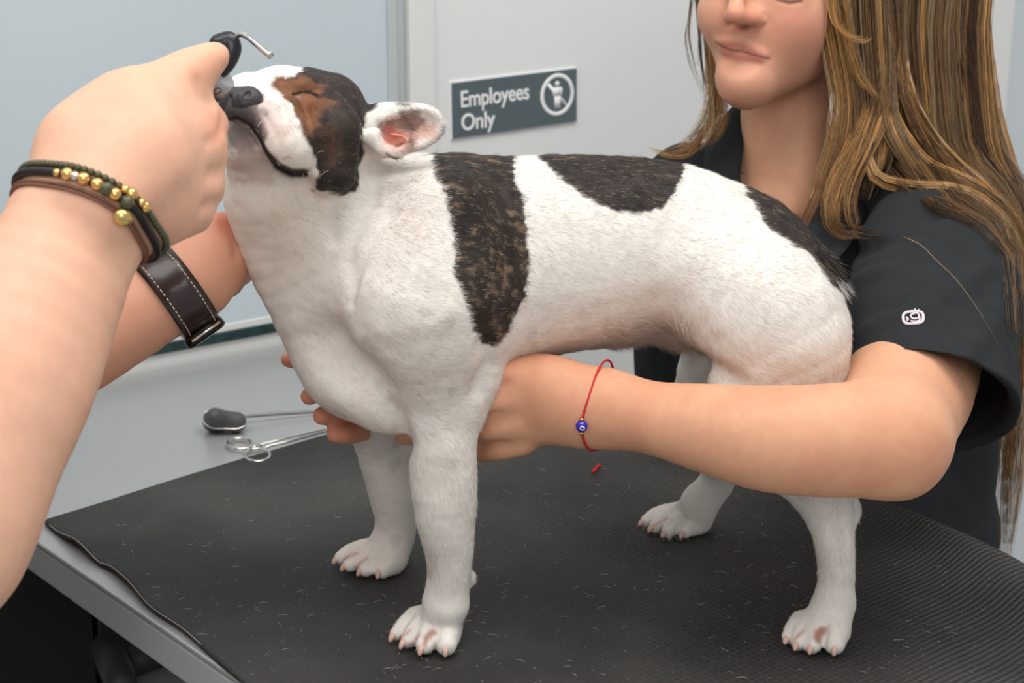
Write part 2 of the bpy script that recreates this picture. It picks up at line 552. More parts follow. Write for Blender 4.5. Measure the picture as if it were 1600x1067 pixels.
m_chrome = mat('polished_steel', srgb(215, 212, 208), .14, metal=1)

def struct(o): o['kind'] = 'structure'; return o
struct(box('floor', -2.5, 3, -2.2, 4.4, -.05, 0, m_floor, bevel=0))
s_end, _ = wz(680, 300)
s_620, _ = wz(622, 200); s_640, _ = wz(640, 200); s_680, _ = wz(679.5, 200)
# wall beyond, door and frame, glass panel
struct(prism('wall_back', [(-1.6, 0), (3.2, 0), (3.2, 2.7), (-1.6, 2.7)], -.14, -.03, m_wall, axes=WAX))
s_r = wz(1535, 100)[0]
door = prism('door_1', [(s_680 + .002, .006), (s_r, .006), (s_r, 2.1), (s_680 + .002, 2.1)], -.028, -.004, m_door, axes=WAX, bevel=.001)
struct(door)
struct(prism('trim_1', [(s_640, 0), (s_680, 0), (s_680, 2.2), (s_640, 2.2)], -.03, .004, m_trim, axes=WAX, bevel=.002))
struct(prism('trim_2', [(s_620 + .001, 0), (s_640 - .0005, 0), (s_640 - .0005, 2.2), (s_620 + .001, 2.2)], -.03, -.006, m_greystrip, axes=WAX, bevel=.001))
struct(prism('trim_3', [(s_r + .001, 0), (s_r + .06, 0), (s_r + .06, 2.2), (s_r + .001, 2.2)], -.03, .004, m_trim, axes=WAX, bevel=.002))
struct(prism('wall_left_side', [(-1.6, 0), (s_620 - .03, 0), (s_620 - .03, TZ + .034), (-1.6, TZ + .034)], -.03, .0, m_trim, axes=WAX, bevel=.001)).name = 'trim_4'
# wall panel
z_lo = .5 * (wz(215, 549)[1] + wz(430, 511)[1])
pn = empty('wall_panel', tuple(W0 + WD * .3 + np.array([0, 0, z_lo])), 'large smooth blue-grey glass wall panel with a dark green bottom edge above the steel table', 'wall panel')
prism('glass_sheet', [(-1.5, z_lo + .006), (s_620, z_lo + .006), (s_620, 2.2), (-1.5, 2.2)], -.03, -.001, m_panel, pn, .001, axes=WAX)
prism('glass_edge', [(-1.5, z_lo - .006), (s_620, z_lo - .006), (s_620, z_lo + .005), (-1.5, z_lo + .005)], -.03, .004, m_glassedge, pn, .001, axes=WAX, label='dark green polished bottom edge')
# a thin grey reveal at the panel's right edge
prism('edge_strip', [(s_620 - .012, z_lo + .02), (s_620 - .001, z_lo + .02), (s_620 - .001, 2.2), (s_620 - .012, 2.2)], -.001, .003, m_greystrip, pn, .0008, axes=WAX, label='narrow grey side strip')

# ------------------------------------------------------------------ sign
s0, zt0 = wz(707, 130); _, zb0 = wz(708, 217); s1, zt1 = wz(902, 107); _, zb1 = wz(902, 189)
sc_, zc_ = wz(805, 161)
sw, sh = (s1 - s0) / 2, .5 * ((zt0 - zb0) + (zt1 - zb1)) / 2
tilt = math.atan2((zt1 + zb1) / 2 - (zt0 + zb0) / 2, s1 - s0)
SA = WD * math.cos(tilt) + np.array([0, 0, math.sin(tilt)]); SB = -WD * math.sin(tilt) + np.array([0, 0, math.cos(tilt)])
SO = W0 + WD * ((s0 + s1) / 2) + np.array([0, 0, (zt0 + zb0 + zt1 + zb1) / 4]) - WN * .004
sign = empty('door_sign', tuple(SO), 'slate grey Employees Only sign with a crossed-out figure, fixed to the white door', 'sign')
def sgn(name, out, h0, h1, m, bev=0, lab=None): return prism(name, out, h0, h1, m, sign, bev, lab, axes=(SO, SA, SB, WN))
sgn('plate', [(-sw, -sh), (sw, -sh), (sw, sh), (-sw, sh)], .0, .004, m_sign, .0004)
ew = .0012
sgn('plate_edging', [(-sw - ew, -sh - ew), (sw + ew, -sh - ew), (sw + ew, sh + ew), (-sw - ew, sh + ew)], .0, .0022, m_white, 0, 'pale bevelled rim')
def text(body, a, b, size, name='lettering'):
    cu = bpy.data.curves.new('t', 'FONT'); cu.body = body; cu.size = size; cu.extrude = .0004; cu.offset = size * .012
    cu.space_character = .97
    ob = bpy.data.objects.new('t', cu); SC.collection.objects.link(ob)
    dg = bpy.context.evaluated_depsgraph_get(); me = bpy.data.meshes.new_from_object(ob.evaluated_get(dg))
    bpy.data.objects.remove(ob)
    n = len(me.vertices); co = np.zeros(n * 3); me.vertices.foreach_get('co', co); co = co.reshape(-1, 3)
    return me, co
def place_text(body, a0, a1, b, size, h=.0046):
    me, co = text(body, 0, 0, size)
    k = (a1 - a0) / (co[:, 0].max() - co[:, 0].min())
    x = (co[:, 0] - co[:, 0].min()) * k + a0
    w = SO + x[:, None] * SA + (co[:, 1] + b)[:, None] * SB + (co[:, 2] + h)[:, None] * WN
    me.vertices.foreach_set('co', w.astype(np.float32).ravel()); me.update(); me.name = 'lettering'
    return link('lettering', me, m_white, sign, 'white word ' + body)
place_text('Employees', -sw * .875, sw * .2, sh * .10, sh * .84)
place_text('Only', -sw * .875, -sw * .35, -sh * .74, sh * .84)
# pictogram
def ringmesh(c, r0, r1, n=48, h0=.0042, h1=.0050):
    a = np.linspace(0, 2 * np.pi, n, endpoint=False)
    V = []
    for (r, h) in ((r0, h0), (r1, h0), (r1, h1), (r0, h1)):
        V.append(SO + (c[0] + r * np.cos(a))[:, None] * SA + (c[1] + r * np.sin(a))[:, None] * SB + h * WN)
    V = np.vstack(V); i = np.arange(n); i2 = (i + 1) % n
    Q = np.concatenate([np.stack([k * n + i, k * n + i2, ((k + 1) % 4) * n + i2, ((k + 1) % 4) * n + i], 1) for k in range(4)])
    return V, [Q]
pc = (sw * .665, sh * .10); pr = sh * .80
pieces = [ringmesh(pc, pr * .80, pr)]
def flat(out, h0=.0042, h1=.0052):
    n = len(out); V = np.vstack([[SO + SA * a + SB * b + WN * h for a, b in out] for h in (h0, h1)])
    i = np.arange(n); i2 = (i + 1) % n
    tri = np.array([[n, n + k, n + k + 1] for k in range(1, n - 1)])
    return V, [np.stack([i, i2, n + i2, n + i], 1), tri]
def circ(cx, cy, r, n=20): return [(cx + r * math.cos(t), cy + r * math.sin(t)) for t in np.linspace(0, 2 * math.pi, n, endpoint=False)]
q = pr
pieces.append(flat([(pc[0] + q * a, pc[1] + q * b) for a, b in ((-.62, .50), (-.50, .62), (.62, -.50), (.50, -.62))], .0042, .0048))
pieces.append(flat(circ(pc[0], pc[1] + q * .52, q * .12)))
for out in ([(-.2, .36), (.2, .36), (.17, -.02), (.15, -.62), (.02, -.62), (0, -.1), (-.02, -.62), (-.15, -.62), (-.17, -.02)],
            [(-.28, .3), (-.2, .36), (-.2, -.06), (-.28, -.06)], [(.2, .36), (.28, .3), (.28, -.06), (.2, -.06)]):
    if len(out) > 4:
        pieces.append(flat([(pc[0] + q * a, pc[1] + q * b) for a, b in [(-.2, .36), (-.17, -.05), (.17, -.05), (.2, .36)]]))
        pieces.append(flat([(pc[0] + q * a, pc[1] + q * b) for a, b in [(-.17, -.05), (-.15, -.64), (-.02, -.64), (-.01, -.05)]]))
        pieces.append(flat([(pc[0] + q * a, pc[1] + q * b) for a, b in [(.01, -.05), (.02, -.64), (.15, -.64), (.17, -.05)]]))
    else: pieces.append(flat([(pc[0] + q * a, pc[1] + q * b) for a, b in out]))
V, fl = merge(pieces)
link('pictogram', mesh_np('pictogram', V, fl, smooth=False), m_white, sign, 'white crossed-out standing figure in a ring')

# ------------------------------------------------------------------ examination table
TA = nrm([.642, -.767, 0]); TB = nrm([.79, .61, 0])
tcorner = G(28, 826)
t_right = G(1340, 797) - TB * .012
tab = empty('exam_table', (.0, 1.25, 0), 'stainless steel veterinary examination table under the black mat', 'table')
back0 = W0[:2] + WN[:2] * .006 - WD[:2] * .1; 
def bk(s): p = W0[:2] + WN[:2] * .006 + WD[:2] * s; return (p[0], p[1])
# right edge meets the wall line
def isect(p, d, p2, d2):
    A = np.array([[d[0], -d2[0]], [d[1], -d2[1]]]); t = np.linalg.solve(A, np.array(p2)[:2] - np.array(p)[:2])[0]
    return np.array(p[:2]) + t * np.array(d[:2])
rb = isect(t_right, TA, bk(0), WD)
near_l = tcorner + TA * .86; near_r = t_right + TA * (.86 + np.dot((tcorner - t_right), TA))
top_out = [tuple(tcorner[:2]), tuple(near_l[:2]), tuple(near_r[:2]), tuple(rb), bk(-.02), tuple((tcorner + np.array([-.10, .16, 0]))[:2])]
prism('tabletop', top_out, TZ - .004, TZ, m_steel, tab, .0015, 'smooth brushed steel top')

cen = np.mean(np.array(top_out), axis=0)
ins_ = [tuple(cen + (np.array(p) - cen) * .997) for p in top_out]
prism('table_rim', ins_, TZ - .033, TZ - .0045, m_steel_edge, tab, .0025, 'folded grey steel edge')
c2 = np.array([.02, 1.30])
ax_t = (np.array([c2[0], c2[1], 0]), TA, TB, np.array([0, 0, 1.]))
box('table_frame', -.30, .30, -.2, .2, TZ - .12, TZ - .033, m_black, tab, .004, axes=ax_t)
box('column', -.12, .12, -.12, .12, .12, TZ - .121, m_black, tab, .006, axes=ax_t)
box('base_plate', -.38, .38, -.24, .24, .03, .12, m_darkgrey, tab, .012, axes=ax_t)
for sx in (-.32, .32):
    for sy in (-.2, .2):
        p = ax_t[0] + TA * sx + TB * sy
        V, fl = tube_np([p + np.array([0, 0, 0.0]), p + np.array([0, 0, .031])], [.022, .018], 14)
        link('foot', mesh_np('foot', V, fl), m_black, tab)

# black cabinet and pump below the wall panel, glimpsed under the table
def under(px, py, y): return P(px, py, y)
o = prism('lower_tray', [tuple(G(a, b, .76)[:2]) for a, b in ((200, 1044), (300, 1018), (420, 1100), (210, 1140))], .745, .76, mat('pale_tray', srgb(200, 200, 198), .4), tab, .002, 'pale lower tray')
for a_, b_ in ((G(165, 1008, .775), G(192, 1075, .775)), (G(196, 1040, .772), G(262, 1016, .772))):
    V, fl = tube_np([a_, (a_ + b_) / 2 + np.array([0, 0, .004]), b_], [.013, .016, .013], 10); link('bracket', mesh_np('bracket', V, fl), m_darkgrey, tab)
cb0 = P(60, 900, 1.75)
cab = tab
axc = (np.array([W0[0], W0[1], 0]) + WN * .02, WD, WN, np.array([0, 0, 1.]))
sL = -.26; sR = .14
box('cabinet_body', sL, sR, 0, .10, .0, TZ - .08, m_black, cab, .004, axes=axc)
box('cabinet_door', sL + .02, (sL + sR) / 2 - .002, .102, .116, .05, TZ - .12, m_black, cab, .003, axes=axc)
box('cabinet_door', (sL + sR) / 2 + .002, sR - .02, .102, .116, .05, TZ - .12, m_black, cab, .003, axes=axc)

# ------------------------------------------------------------------ mat
def matmat():
    m = mat('black_rubber_mat', srgb(60, 59, 58), .62, spec=.35)
    nt = m.node_tree; N = nt.nodes; L = nt.links; b = N['Principled BSDF']
    tc = N.new('ShaderNodeTexCoord'); uv = N.new('ShaderNodeUVMap')
    mp = N.new('ShaderNodeMapping'); L.new(uv.outputs[0], mp.inputs[0])
    warp = N.new('ShaderNodeTexNoise'); warp.inputs['Scale'].default_value = 5; L.new(mp.outputs[0], warp.inputs[0])
    ad = N.new('ShaderNodeVectorMath'); ad.operation = 'MULTIPLY_ADD'; ad.inputs[1].default_value = (.02, .02, 0)
    L.new(warp.outputs['Color'], ad.inputs[0]); L.new(mp.outputs[0], ad.inputs[2])
    vo = N.new('ShaderNodeTexVoronoi'); vo.inputs['Scale'].default_value = 205; vo.inputs['Randomness'].default_value = .25
    L.new(ad.outputs[0], vo.inputs['Vector'])
    # ribs: sine across one direction
    wv = N.new('ShaderNodeTexWave'); wv.bands_direction = 'X'; wv.inputs['Scale'].default_value = 62; wv.inputs['Distortion'].default_value = .6
    wv.inputs['Detail'].default_value = 1; L.new(ad.outputs[0], wv.inputs['Vector'])
    wv2 = N.new('ShaderNodeTexWave'); wv2.bands_direction = 'Y'; wv2.inputs['Scale'].default_value = 70; wv2.inputs['Distortion'].default_value = .6
    L.new(ad.outputs[0], wv2.inputs['Vector'])
    ribs = N.new('ShaderNodeMath'); ribs.operation = 'MULTIPLY_ADD'; ribs.inputs[1].default_value = .45
    L.new(wv2.outputs['Fac'], ribs.inputs[0]); L.new(wv.outputs['Fac'], ribs.inputs[2])
    at = N.new('ShaderNodeAttribute'); at.attribute_name = 'rib'
    mixh = N.new('ShaderNodeMix'); mixh.data_type = 'FLOAT'
    ve = N.new('ShaderNodeMapRange'); ve.inputs[3].default_value = .5; ve.inputs[1].default_value = 0; ve.inputs[2].default_value = .6; ve.inputs[4].default_value = .5
    wm = N.new('ShaderNodeAttribute'); wm.attribute_name = 'weave'
    vm = N.new('ShaderNodeMix'); vm.data_type = 'FLOAT'; vm.inputs[2].default_value = .42
    L.new(wm.outputs['Fac'], vm.inputs[0]); L.new(vo.outputs['Distance'], vm.inputs[3])
    L.new(at.outputs['Fac'], mixh.inputs[0]); L.new(vm.outputs[0], mixh.inputs[2]); L.new(ribs.outputs[0], mixh.inputs[3])
    fz = N.new('ShaderNodeTexNoise'); fz.inputs['Scale'].default_value = 420; fz.inputs['Detail'].default_value = 4; L.new(tc.outputs['Object'], fz.inputs[0])
    hh = N.new('ShaderNodeMath'); hh.operation = 'MULTIPLY_ADD'; hh.inputs[1].default_value = .8
    L.new(fz.outputs['Fac'], hh.inputs[0]); L.new(mixh.outputs[0], hh.inputs[2])
    bu = N.new('ShaderNodeBump'); bu.inputs['Strength'].default_value = .9; bu.inputs['Distance'].default_value = .0012
    L.new(hh.outputs[0], bu.inputs['Height']); L.new(bu.outputs[0], b.inputs['Normal'])
    # colour: dusty patches, bright specks of lint
    n1 = N.new('ShaderNodeTexNoise'); n1.inputs['Scale'].default_value = 7; n1.inputs['Detail'].default_value = 5; L.new(tc.outputs['Object'], n1.inputs[0])
    cr = N.new('ShaderNodeValToRGB'); cr.color_ramp.elements[0].position = .35; cr.color_ramp.elements[0].color = srgb(46, 45, 44)
    cr.color_ramp.elements[1].position = .68; cr.color_ramp.elements[1].color = srgb(73, 71, 67)
    L.new(n1.outputs['Fac'], cr.inputs[0])
    sp_ = N.new('ShaderNodeTexVoronoi'); sp_.inputs['Scale'].default_value = 260; L.new(tc.outputs['Object'], sp_.inputs[0])
    lt = N.new('ShaderNodeMapRange'); lt.inputs[1].default_value = .16; lt.inputs[2].default_value = .06; L.new(sp_.outputs['Distance'], lt.inputs[0])
    sel = N.new('ShaderNodeMapRange'); sel.inputs[1].default_value = .80; sel.inputs[2].default_value = .86
    sx = N.new('ShaderNodeSeparateColor'); L.new(sp_.outputs['Color'], sx.inputs[0]); L.new(sx.outputs[0], sel.inputs[0])
    mu = N.new('ShaderNodeMath'); mu.operation = 'MULTIPLY'; L.new(lt.outputs[0], mu.inputs[0]); L.new(sel.outputs[0], mu.inputs[1])
    mu2 = N.new('ShaderNodeMath'); mu2.operation = 'MULTIPLY'; mu2.inputs[1].default_value = .75; L.new(mu.outputs[0], mu2.inputs[0])
    mx = N.new('ShaderNodeMix'); mx.data_type = 'RGBA'; mx.inputs[7].default_value = srgb(185, 182, 175)
    L.new(mu2.outputs[0], mx.inputs[0]); L.new(cr.outputs[0], mx.inputs[6]); 
    dk = N.new('ShaderNodeMix'); dk.data_type = 'RGBA'; dk.blend_type = 'MULTIPLY'
    mr = N.new('ShaderNodeMapRange'); mr.inputs[1].default_value = 0.1; mr.inputs[2].default_value = .9; mr.inputs[3].default_value = .55; mr.inputs[4].default_value = 1.45
    L.new(mixh.outputs[0], mr.inputs[0]); dk.inputs[0].default_value = 1
    L.new(mx.outputs[2], dk.inputs[6]); L.new(mr.outputs[0], dk.inputs[7]); L.new(dk.outputs[2], b.inputs['Base Color'])
    return m
m_mat = matmat()
def bspl(pxs, n, z=TZ): return catmull([G(a, b, z)[:2] for a, b in pxs], n)
nu, nv = 150, 170
e_left = bspl([(68, 820), (105, 851), (150, 884), (172, 896), (205, 925), (236, 957), (285, 990), (330, 1030), (372, 1066), (430, 1112), (560, 1230)], nu)
e_back = bspl([(68, 820), (150, 795), (240, 766), (360, 729), (440, 706), (520, 683), (640, 655), (800, 640)], nv // 2)
last = G(1340, 797)[:2]
e_back = np.vstack([e_back, catmull([e_back[-1], e_back[-1] * .45 + last * .55 + np.array([.03, .12]), last], nv - nv // 2 + 1)[1:]])
e_right = bspl([(1340, 797), (1400, 815), (1460, 837), (1530, 872), (1600, 910), (1680, 960), (1800, 1040), (1900, 1120)], nu)
e_near = catmull([e_left[-1], (e_left[-1] + e_right[-1]) / 2 + np.array([0, .0]), e_right[-1]], nv)
uu = np.linspace(0, 1, nu)[:, None, None]; vv = np.linspace(0, 1, nv)[None, :, None]
S = (1 - uu) * e_back[None] + uu * e_near[None] + (1 - vv) * e_left[:, None] + vv * e_right[:, None] \
    - ((1 - uu) * (1 - vv) * e_back[0] + (1 - uu) * vv * e_back[-1] + uu * (1 - vv) * e_near[0] + uu * vv * e_near[-1])
S = S.reshape(-1, 2)
SU = (S - tcorner[:2]) @ np.stack([TA[:2], TB[:2]], 1)
U_ = np.repeat(np.linspace(0, 1, nu), nv); V_ = np.tile(np.linspace(0, 1, nv), nu)
hh = .0008 + .0016 * (fbm(np.c_[S * 1, np.zeros(len(S))], 9, 3) * .5 + .5) * sstep(0, .08, np.minimum(V_, U_))
lift = np.exp(-((U_ - .135) / .05) ** 2) * np.exp(-(V_ / .05) ** 2) * .006 + np.exp(-((U_ - .36) / .09) ** 2) * np.exp(-(V_ / .05) ** 2) * .003
curl = sstep(.80, 1.0, V_) * .010 * sstep(.0, .5, U_) + np.exp(-((V_ - .93) / .05) ** 2) * .004 * sstep(.1, .5, U_)
fold = np.exp(-((SU[:, 1] - .50 + .25 * (SU[:, 0] - .3)) / .012) ** 2) * .003 * sstep(.2, .35, SU[:, 0])
feet = np.zeros(len(S))
zt = TZ + .0035 + hh + lift + curl + fold * 0
MAT_T = .0028
top = np.c_[S, zt]; bot = np.c_[S, zt - MAT_T]
idx = np.arange(nu * nv).reshape(nu, nv)
Qt = np.stack([idx[:-1, :-1], idx[1:, :-1], idx[1:, 1:], idx[:-1, 1:]], -1).reshape(-1, 4)
per = np.concatenate([idx[:, 0], idx[-1, 1:], idx[::-1, -1][1:], idx[0, ::-1][1:-1]])
nn = len(top); pr2 = np.roll(per, -1)
Qs = np.stack([per, per + nn, pr2 + nn, pr2], 1)
VM = np.vstack([top, bot])
fn = np.concatenate([Qt, Qt[:, ::-1] + nn, Qs])
rib = np.tile(sstep(.60, .78, V_ - .25 * (1 - U_)) , 2)
me = mesh_np('mat', VM, fn, extra={'rib': rib, 'weave': np.tile(.25 + .75 * sstep(.25, .55, V_ + .15 * fbm(np.c_[S, 0 * S[:, 0]], 6, 77)), 2)})
uvl = me.uv_layers.new(name='UVMap')
li = np.zeros(len(me.loops), dtype=np.int32); me.loops.foreach_get('vertex_index', li)
UVc = np.tile(SU, (2, 1)); uvl.data.foreach_set('uv', UVc[li].astype(np.float32).ravel())
bm_o = link('rubber_mat', me, m_mat)
tag(bm_o, 'black textured rubber mat with ragged edges spread over the steel table top', 'mat')
MZ = TZ + .0045 + .0010
# pale fraying along the left edge
edge_pts = top.reshape(nu, nv, 3)[4:100, 0] + np.array([0, 0, .0002])
tube('cut_edge', edge_pts, .0005, mat('pale_cut_edge', srgb(150, 145, 132), .7), bm_o, 4, label='pale frayed cut edge').location = (0, 0, 0)
# shed hairs lying on the mat
hp = []
r2 = np.random.default_rng(5)
for i in range(330):
    px, py = r2.uniform(100, 1500), r2.uniform(730, 1060)
    if px < 400 and py < 800 + (0): pass
    g = G(px, py, MZ + .0016); a = r2.uniform(0, math.pi); l = r2.uniform(.0010, .0042)
    if poly_sd(np.array([px]), np.array([py]), [(90, 825), (520, 695), (800, 660), (1330, 810), (1600, 925), (1600, 1100), (400, 1070)])[0] > -8: continue
    d = np.array([math.cos(a), math.sin(a), 0]) * l; c_ = np.array([-d[1], d[0], 0]) * r2.uniform(-.3, .3)
    hp.append(tube_np([g - d, g + c_ + np.array([0, 0, .0006]), g + d], .00009, 3))
V, fl = merge(hp)
o = link('shed_hairs', mesh_np('shed_hairs', V, fl), mat('shed_hair', srgb(205, 200, 190), .6))
tag(o, 'short white dog hairs shed over the black rubber mat', 'dog hairs', kind='stuff')

# ------------------------------------------------------------------ instruments on the steel
ham = empty('reflex_hammer', tuple(G(350, 665)), 'grey rubber reflex hammer with thin metal handle lying on the steel table top', 'hammer')
m_rub = mat('grey_rubber', srgb(76, 78, 78), .55, noise=.12, nscale=120, bump=.2, bscale=300)
hf = Field()
hz = TZ + .0105
hf.wchain([(G(335, 657, hz), .0092), (G(369, 660, hz - .001), .0080)], .006)
hf.wchain([(G(335, 657, hz), .0092), (G(335, 651, hz + .010), .0062)], .008)
hf.wchain([(G(336, 650, hz + .009), .0062), (G(369, 659, hz), .0076)], .008)
V, Qh = hf.mesh(.0007, 1)
o = link('hammer_head', mesh_np('hammer_head', V, Qh), m_rub, ham)
bnd, _ = wrap(hf, G(347, 653, hz + .003), (.10, -.42, .90), 60, .0003)
tube('metal_band', bnd, .0010, m_chrome, ham, 6, True, label='thin bright metal band')
tube('hammer_handle', catmull([G(378, 651, TZ + .008), G(430, 647, TZ + .006), G(495, 643, TZ + .0045), G(560, 639, TZ + .0035)], 20), .0017, mat('satin_rod', srgb(120, 120, 120), .35, metal=.8), ham, 8)

hem = empty('hemostat', tuple(G(402, 700)), 'polished steel ring-handled hemostat lying by the back edge of the mat', 'forceps')
def ringpts(cx, cy, rx, ry, z, n=40, a0=0):
    return [G(cx + rx * math.cos(t), cy + ry * math.sin(t), z) for t in np.linspace(0, 2 * math.pi, n, endpoint=False)]
z1 = TZ + .004
tube('finger_ring', ringpts(375, 693, 19, 8.5, z1), .0016, m_chrome, hem, 8, True)
tube('finger_ring', ringpts(402, 711, 19.5, 10, z1), .0016, m_chrome, hem, 8, True)
tube('shank', catmull([G(385, 701, z1), G(400, 697, z1), G(430, 689, z1 + .002), G(508, 671, z1 + .001), G(560, 660, z1)], 24), .0013, m_chrome, hem, 8)
tube('shank', catmull([G(413, 703, z1), G(420, 697, z1 + .002), G(450, 690, z1 + .003), G(508, 674, z1 + .003), G(560, 664, z1 + .002)], 24), .0013, m_chrome, hem, 8)
box('ratchet', -.004, .004, -.0015, .0015, 0, .003, m_chrome, hem, .0005, axes=(G(404, 698, z1), TA, TB, np.array([0, 0, 1.])))
# red fleck on the mat
g0 = G(926, 738, MZ + .003); g1 = G(938, 726, MZ + .003)
V, fl = merge([tube_np(catmull([g0, (g0 + g1) / 2 + np.array([.0006, 0, .0012]), g1], 8), [.0012, .0016, .0017, .0011, .0012, .0018, .0016, .001], 8)])
o = link('red_thread', mesh_np('red_thread', V, fl), mat('red_thread', srgb(190, 15, 30), .6))
tag(o, 'tiny red knotted thread end lying on the mat under the wrist', 'thread')
# ------------------------------------------------------------------ the dog
D = Field()
K = .022
# trunk
D.chain([(592, 545, 1.15, 122), (655, 442, 1.16, 182), (800, 408, 1.17, 163), (930, 392, 1.175, 149), (1040, 380, 1.18, 127), (1138, 428, 1.185, 130)], .03, sq=((0, 1, 0), .93))
D.chain([(1138, 430, 1.185, 128), (1205, 482, 1.185, 108)], .014)
# croup and thighs
D.chain([(1130, 430, 1.15, 104), (1203, 498, 1.13, 118), (1237, 590, 1.125, 86), (1235, 690, 1.115, 64), (1288, 782, 1.115, 43), (1306, 860, 1.10, 30), (1304, 945, 1.095, 28)], .018)
D.chain([(1150, 450, 1.22, 90), (1150, 540, 1.25, 84), (1112, 640, 1.265, 62), (1125, 735, 1.28, 30), (1092, 790, 1.28, 27)], .03, kin=.012)
# hock point and tendon of the near hind leg
D.chain([(1326, 792, 1.128, 11), (1316, 860, 1.110, 16)], .008)
D.chain([(1326, 800, 1.128, 12), (1275, 700, 1.13, 30)], .012)
# stifle
D.chain([(1165, 620, 1.115, 50), (1195, 690, 1.115, 44)], .03)
# near foreleg
D.chain([(668, 500, 1.105, 120), (690, 600, 1.095, 72), (690, 655, 1.09, 56), (692, 705, 1.088, 54), (694, 765, 1.086, 51), (698, 830, 1.085, 43), (702, 880, 1.085, 36), (698, 930, 1.085, 32)], .03, kin=.012)
D.chain([(735, 600, 1.10, 32), (728, 640, 1.095, 22)], .02)          # point of elbow
D.chain([(733, 902, 1.092, 11), (736, 908, 1.092, 8)], .006)         # carpal pad
# far foreleg
D.chain([(610, 600, 1.21, 90), (602, 690, 1.215, 50), (614, 760, 1.22, 42), (620, 815, 1.222, 33), (612, 850, 1.222, 30)], .03, kin=.012)
# chest front muscle, shoulder blade swell
D.chain([(538, 585, 1.115, 55), (595, 622, 1.10, 50)], .025)
D.chain([(690, 330, 1.10, 62), (655, 470, 1.085, 82)], .04)
# neck
D.chain([(438, 300, 1.13, 84), (475, 380, 1.14, 96), (552, 480, 1.145, 118)], .02)
D.chain([(560, 300, 1.14, 54), (660, 365, 1.155, 100)], .035)
D.chain([(470, 300, 1.12, 72), (585, 390, 1.125, 95)], .035)
# head
HK = .012
D.chain([(488, 206, 1.125, 88)], .02)
D.chain([(436, 152, 1.115, 47), (500, 178, 1.12, 62)], .018)         # brow
D.chain([(392, 164, 1.092, 52), (430, 170, 1.10, 56)], .014)          # muzzle
D.chain([(385, 225, 1.095, 46), (430, 270, 1.11, 66)], .016)         # lower jaw
D.chain([(372, 208, 1.080, 28), (386, 226, 1.08, 34)], .008)         # chin
D.chain([(425, 182, 1.072, 38), (447, 222, 1.066, 38), (462, 246, 1.068, 26)], .008)   # near flew
D.chain([(356, 160, 1.078, 24), (350, 186, 1.085, 18)], .008)          # far flew
D.chain([(372, 168, 1.062, 24), (392, 172, 1.062, 26)], .008)         # lip under the nose
D.chain([(520, 205, 1.082, 46), (523, 262, 1.082, 36)], .014)        # cheek
D.chain([(520, 268, 1.080, 30), (515, 285, 1.085, 20)], .008)
surf_chain(D, [(448, 128, 11), (480, 127, 13), (508, 140, 12), (520, 156, 9)], .010, .5)  # upper lid / brow fold
surf_chain(D, [(456, 158, 9), (480, 162, 11), (502, 162, 9)], .008, .5)        # lower lid
# creases
def crease(pts, r, k, n=24, body=D, depth=0.0):
    q = catmull(pts, n)
    h = body.hit(q[:, 0], q[:, 1])
    rr = r * h[:, 1] / cp / F if np.isscalar(r) else np.array(r) * h[:, 1] / cp / F
    out = [(h[i] + nrm(h[i] - CAM) * depth, float(rr if np.isscalar(rr) else rr[i])) for i in range(n)]
    return out
cr1 = crease([(352, 186), (372, 184), (392, 196), (404, 214), (416, 238), (434, 260), (455, 270), (476, 270)], 3.0, .004, depth=-.0002)
cr2 = crease([(462, 146), (473, 143), (485, 144), (495, 149)], 2.4, .003, 14)
cr3 = crease([(474, 158), (484, 190), (494, 225), (497, 262)], 3.0, .004, 14, depth=-.0002)
cr4 = crease([(592, 262), (580, 310), (560, 350), (545, 395), (548, 440)], 4, .01, 18, depth=-.0008)
cr5 = crease([(612, 330), (580, 370), (556, 425), (545, 470)], 3.5, .01, 14, depth=-.0008)
cr5b = crease([(520, 300), (512, 335), (520, 372)], 3, .01, 12, depth=-.0006)
cr5c = crease([(545, 262), (556, 268), (590, 258)], 3, .01, 10, depth=-.0004)
cr6 = crease([(520, 540), (545, 570), (570, 585)], 11, .01, 12, depth=-.001)
cr7 = crease([(610, 640), (627, 668), (635, 700)], 6, .01, 12, depth=0)
cr8 = crease([(760, 540), (762, 570), (750, 610)], 6, .01, 10, depth=-.001)
cr9 = crease([(1310, 815), (1317, 850)], 4, .006, 8, depth=-.0005)
cr10 = crease([(1060, 530), (1085, 555), (1110, 575), (1150, 600)], 6, .01, 10, depth=-.001)
for c, k in ((cr1, .004), (cr2, .003), (cr3, .005), (cr4, .008), (cr5, .008), (cr5b, .008), (cr5c, .006), (cr6, .03), (cr7, .012), (cr8, .014), (cr9, .008), (cr10, .014)):
    D.wchain(c, k, 's')
# scrapes of folds on the lower neck
# nostril wing bed is a separate nose part; near ear
D.pell(632, 200, 1.110, 66, 41, 26, -10, k=.006)
D.pell(596, 203, 1.112, 38, 38, 24, 0, k=.010)
D.pell(645, 203, 1.096, 56, 33, 33, -10, k=.003, op='s')
D.pell(613, 213, 1.095, 30, 25, 34, -20, k=.004, op='s')
D.pell(652, 252, 1.105, 16, 10, 30, -20, k=.004, op='s')
D.chain([(583, 214, 1.090, 15), (596, 232, 1.088, 11), (620, 242, 1.088, 6)], .006)          # outer fold by the cheek
D.chain([(605, 232, 1.090, 7), (624, 236, 1.087, 7), (634, 226, 1.086, 5)], .004)
D.chain([(612, 210, 1.104, 5), (630, 214, 1.096, 4), (641, 222, 1.090, 4)], .005)
D.chain([(618, 246, 1.092, 5), (640, 228, 1.090, 4)], .004)
# far ear
D.pell(572, 188, 1.168, 34, 24, 16, 10, k=.014)
D.pell(592, 186, 1.182, 38, 26, 9, 10, k=.01)
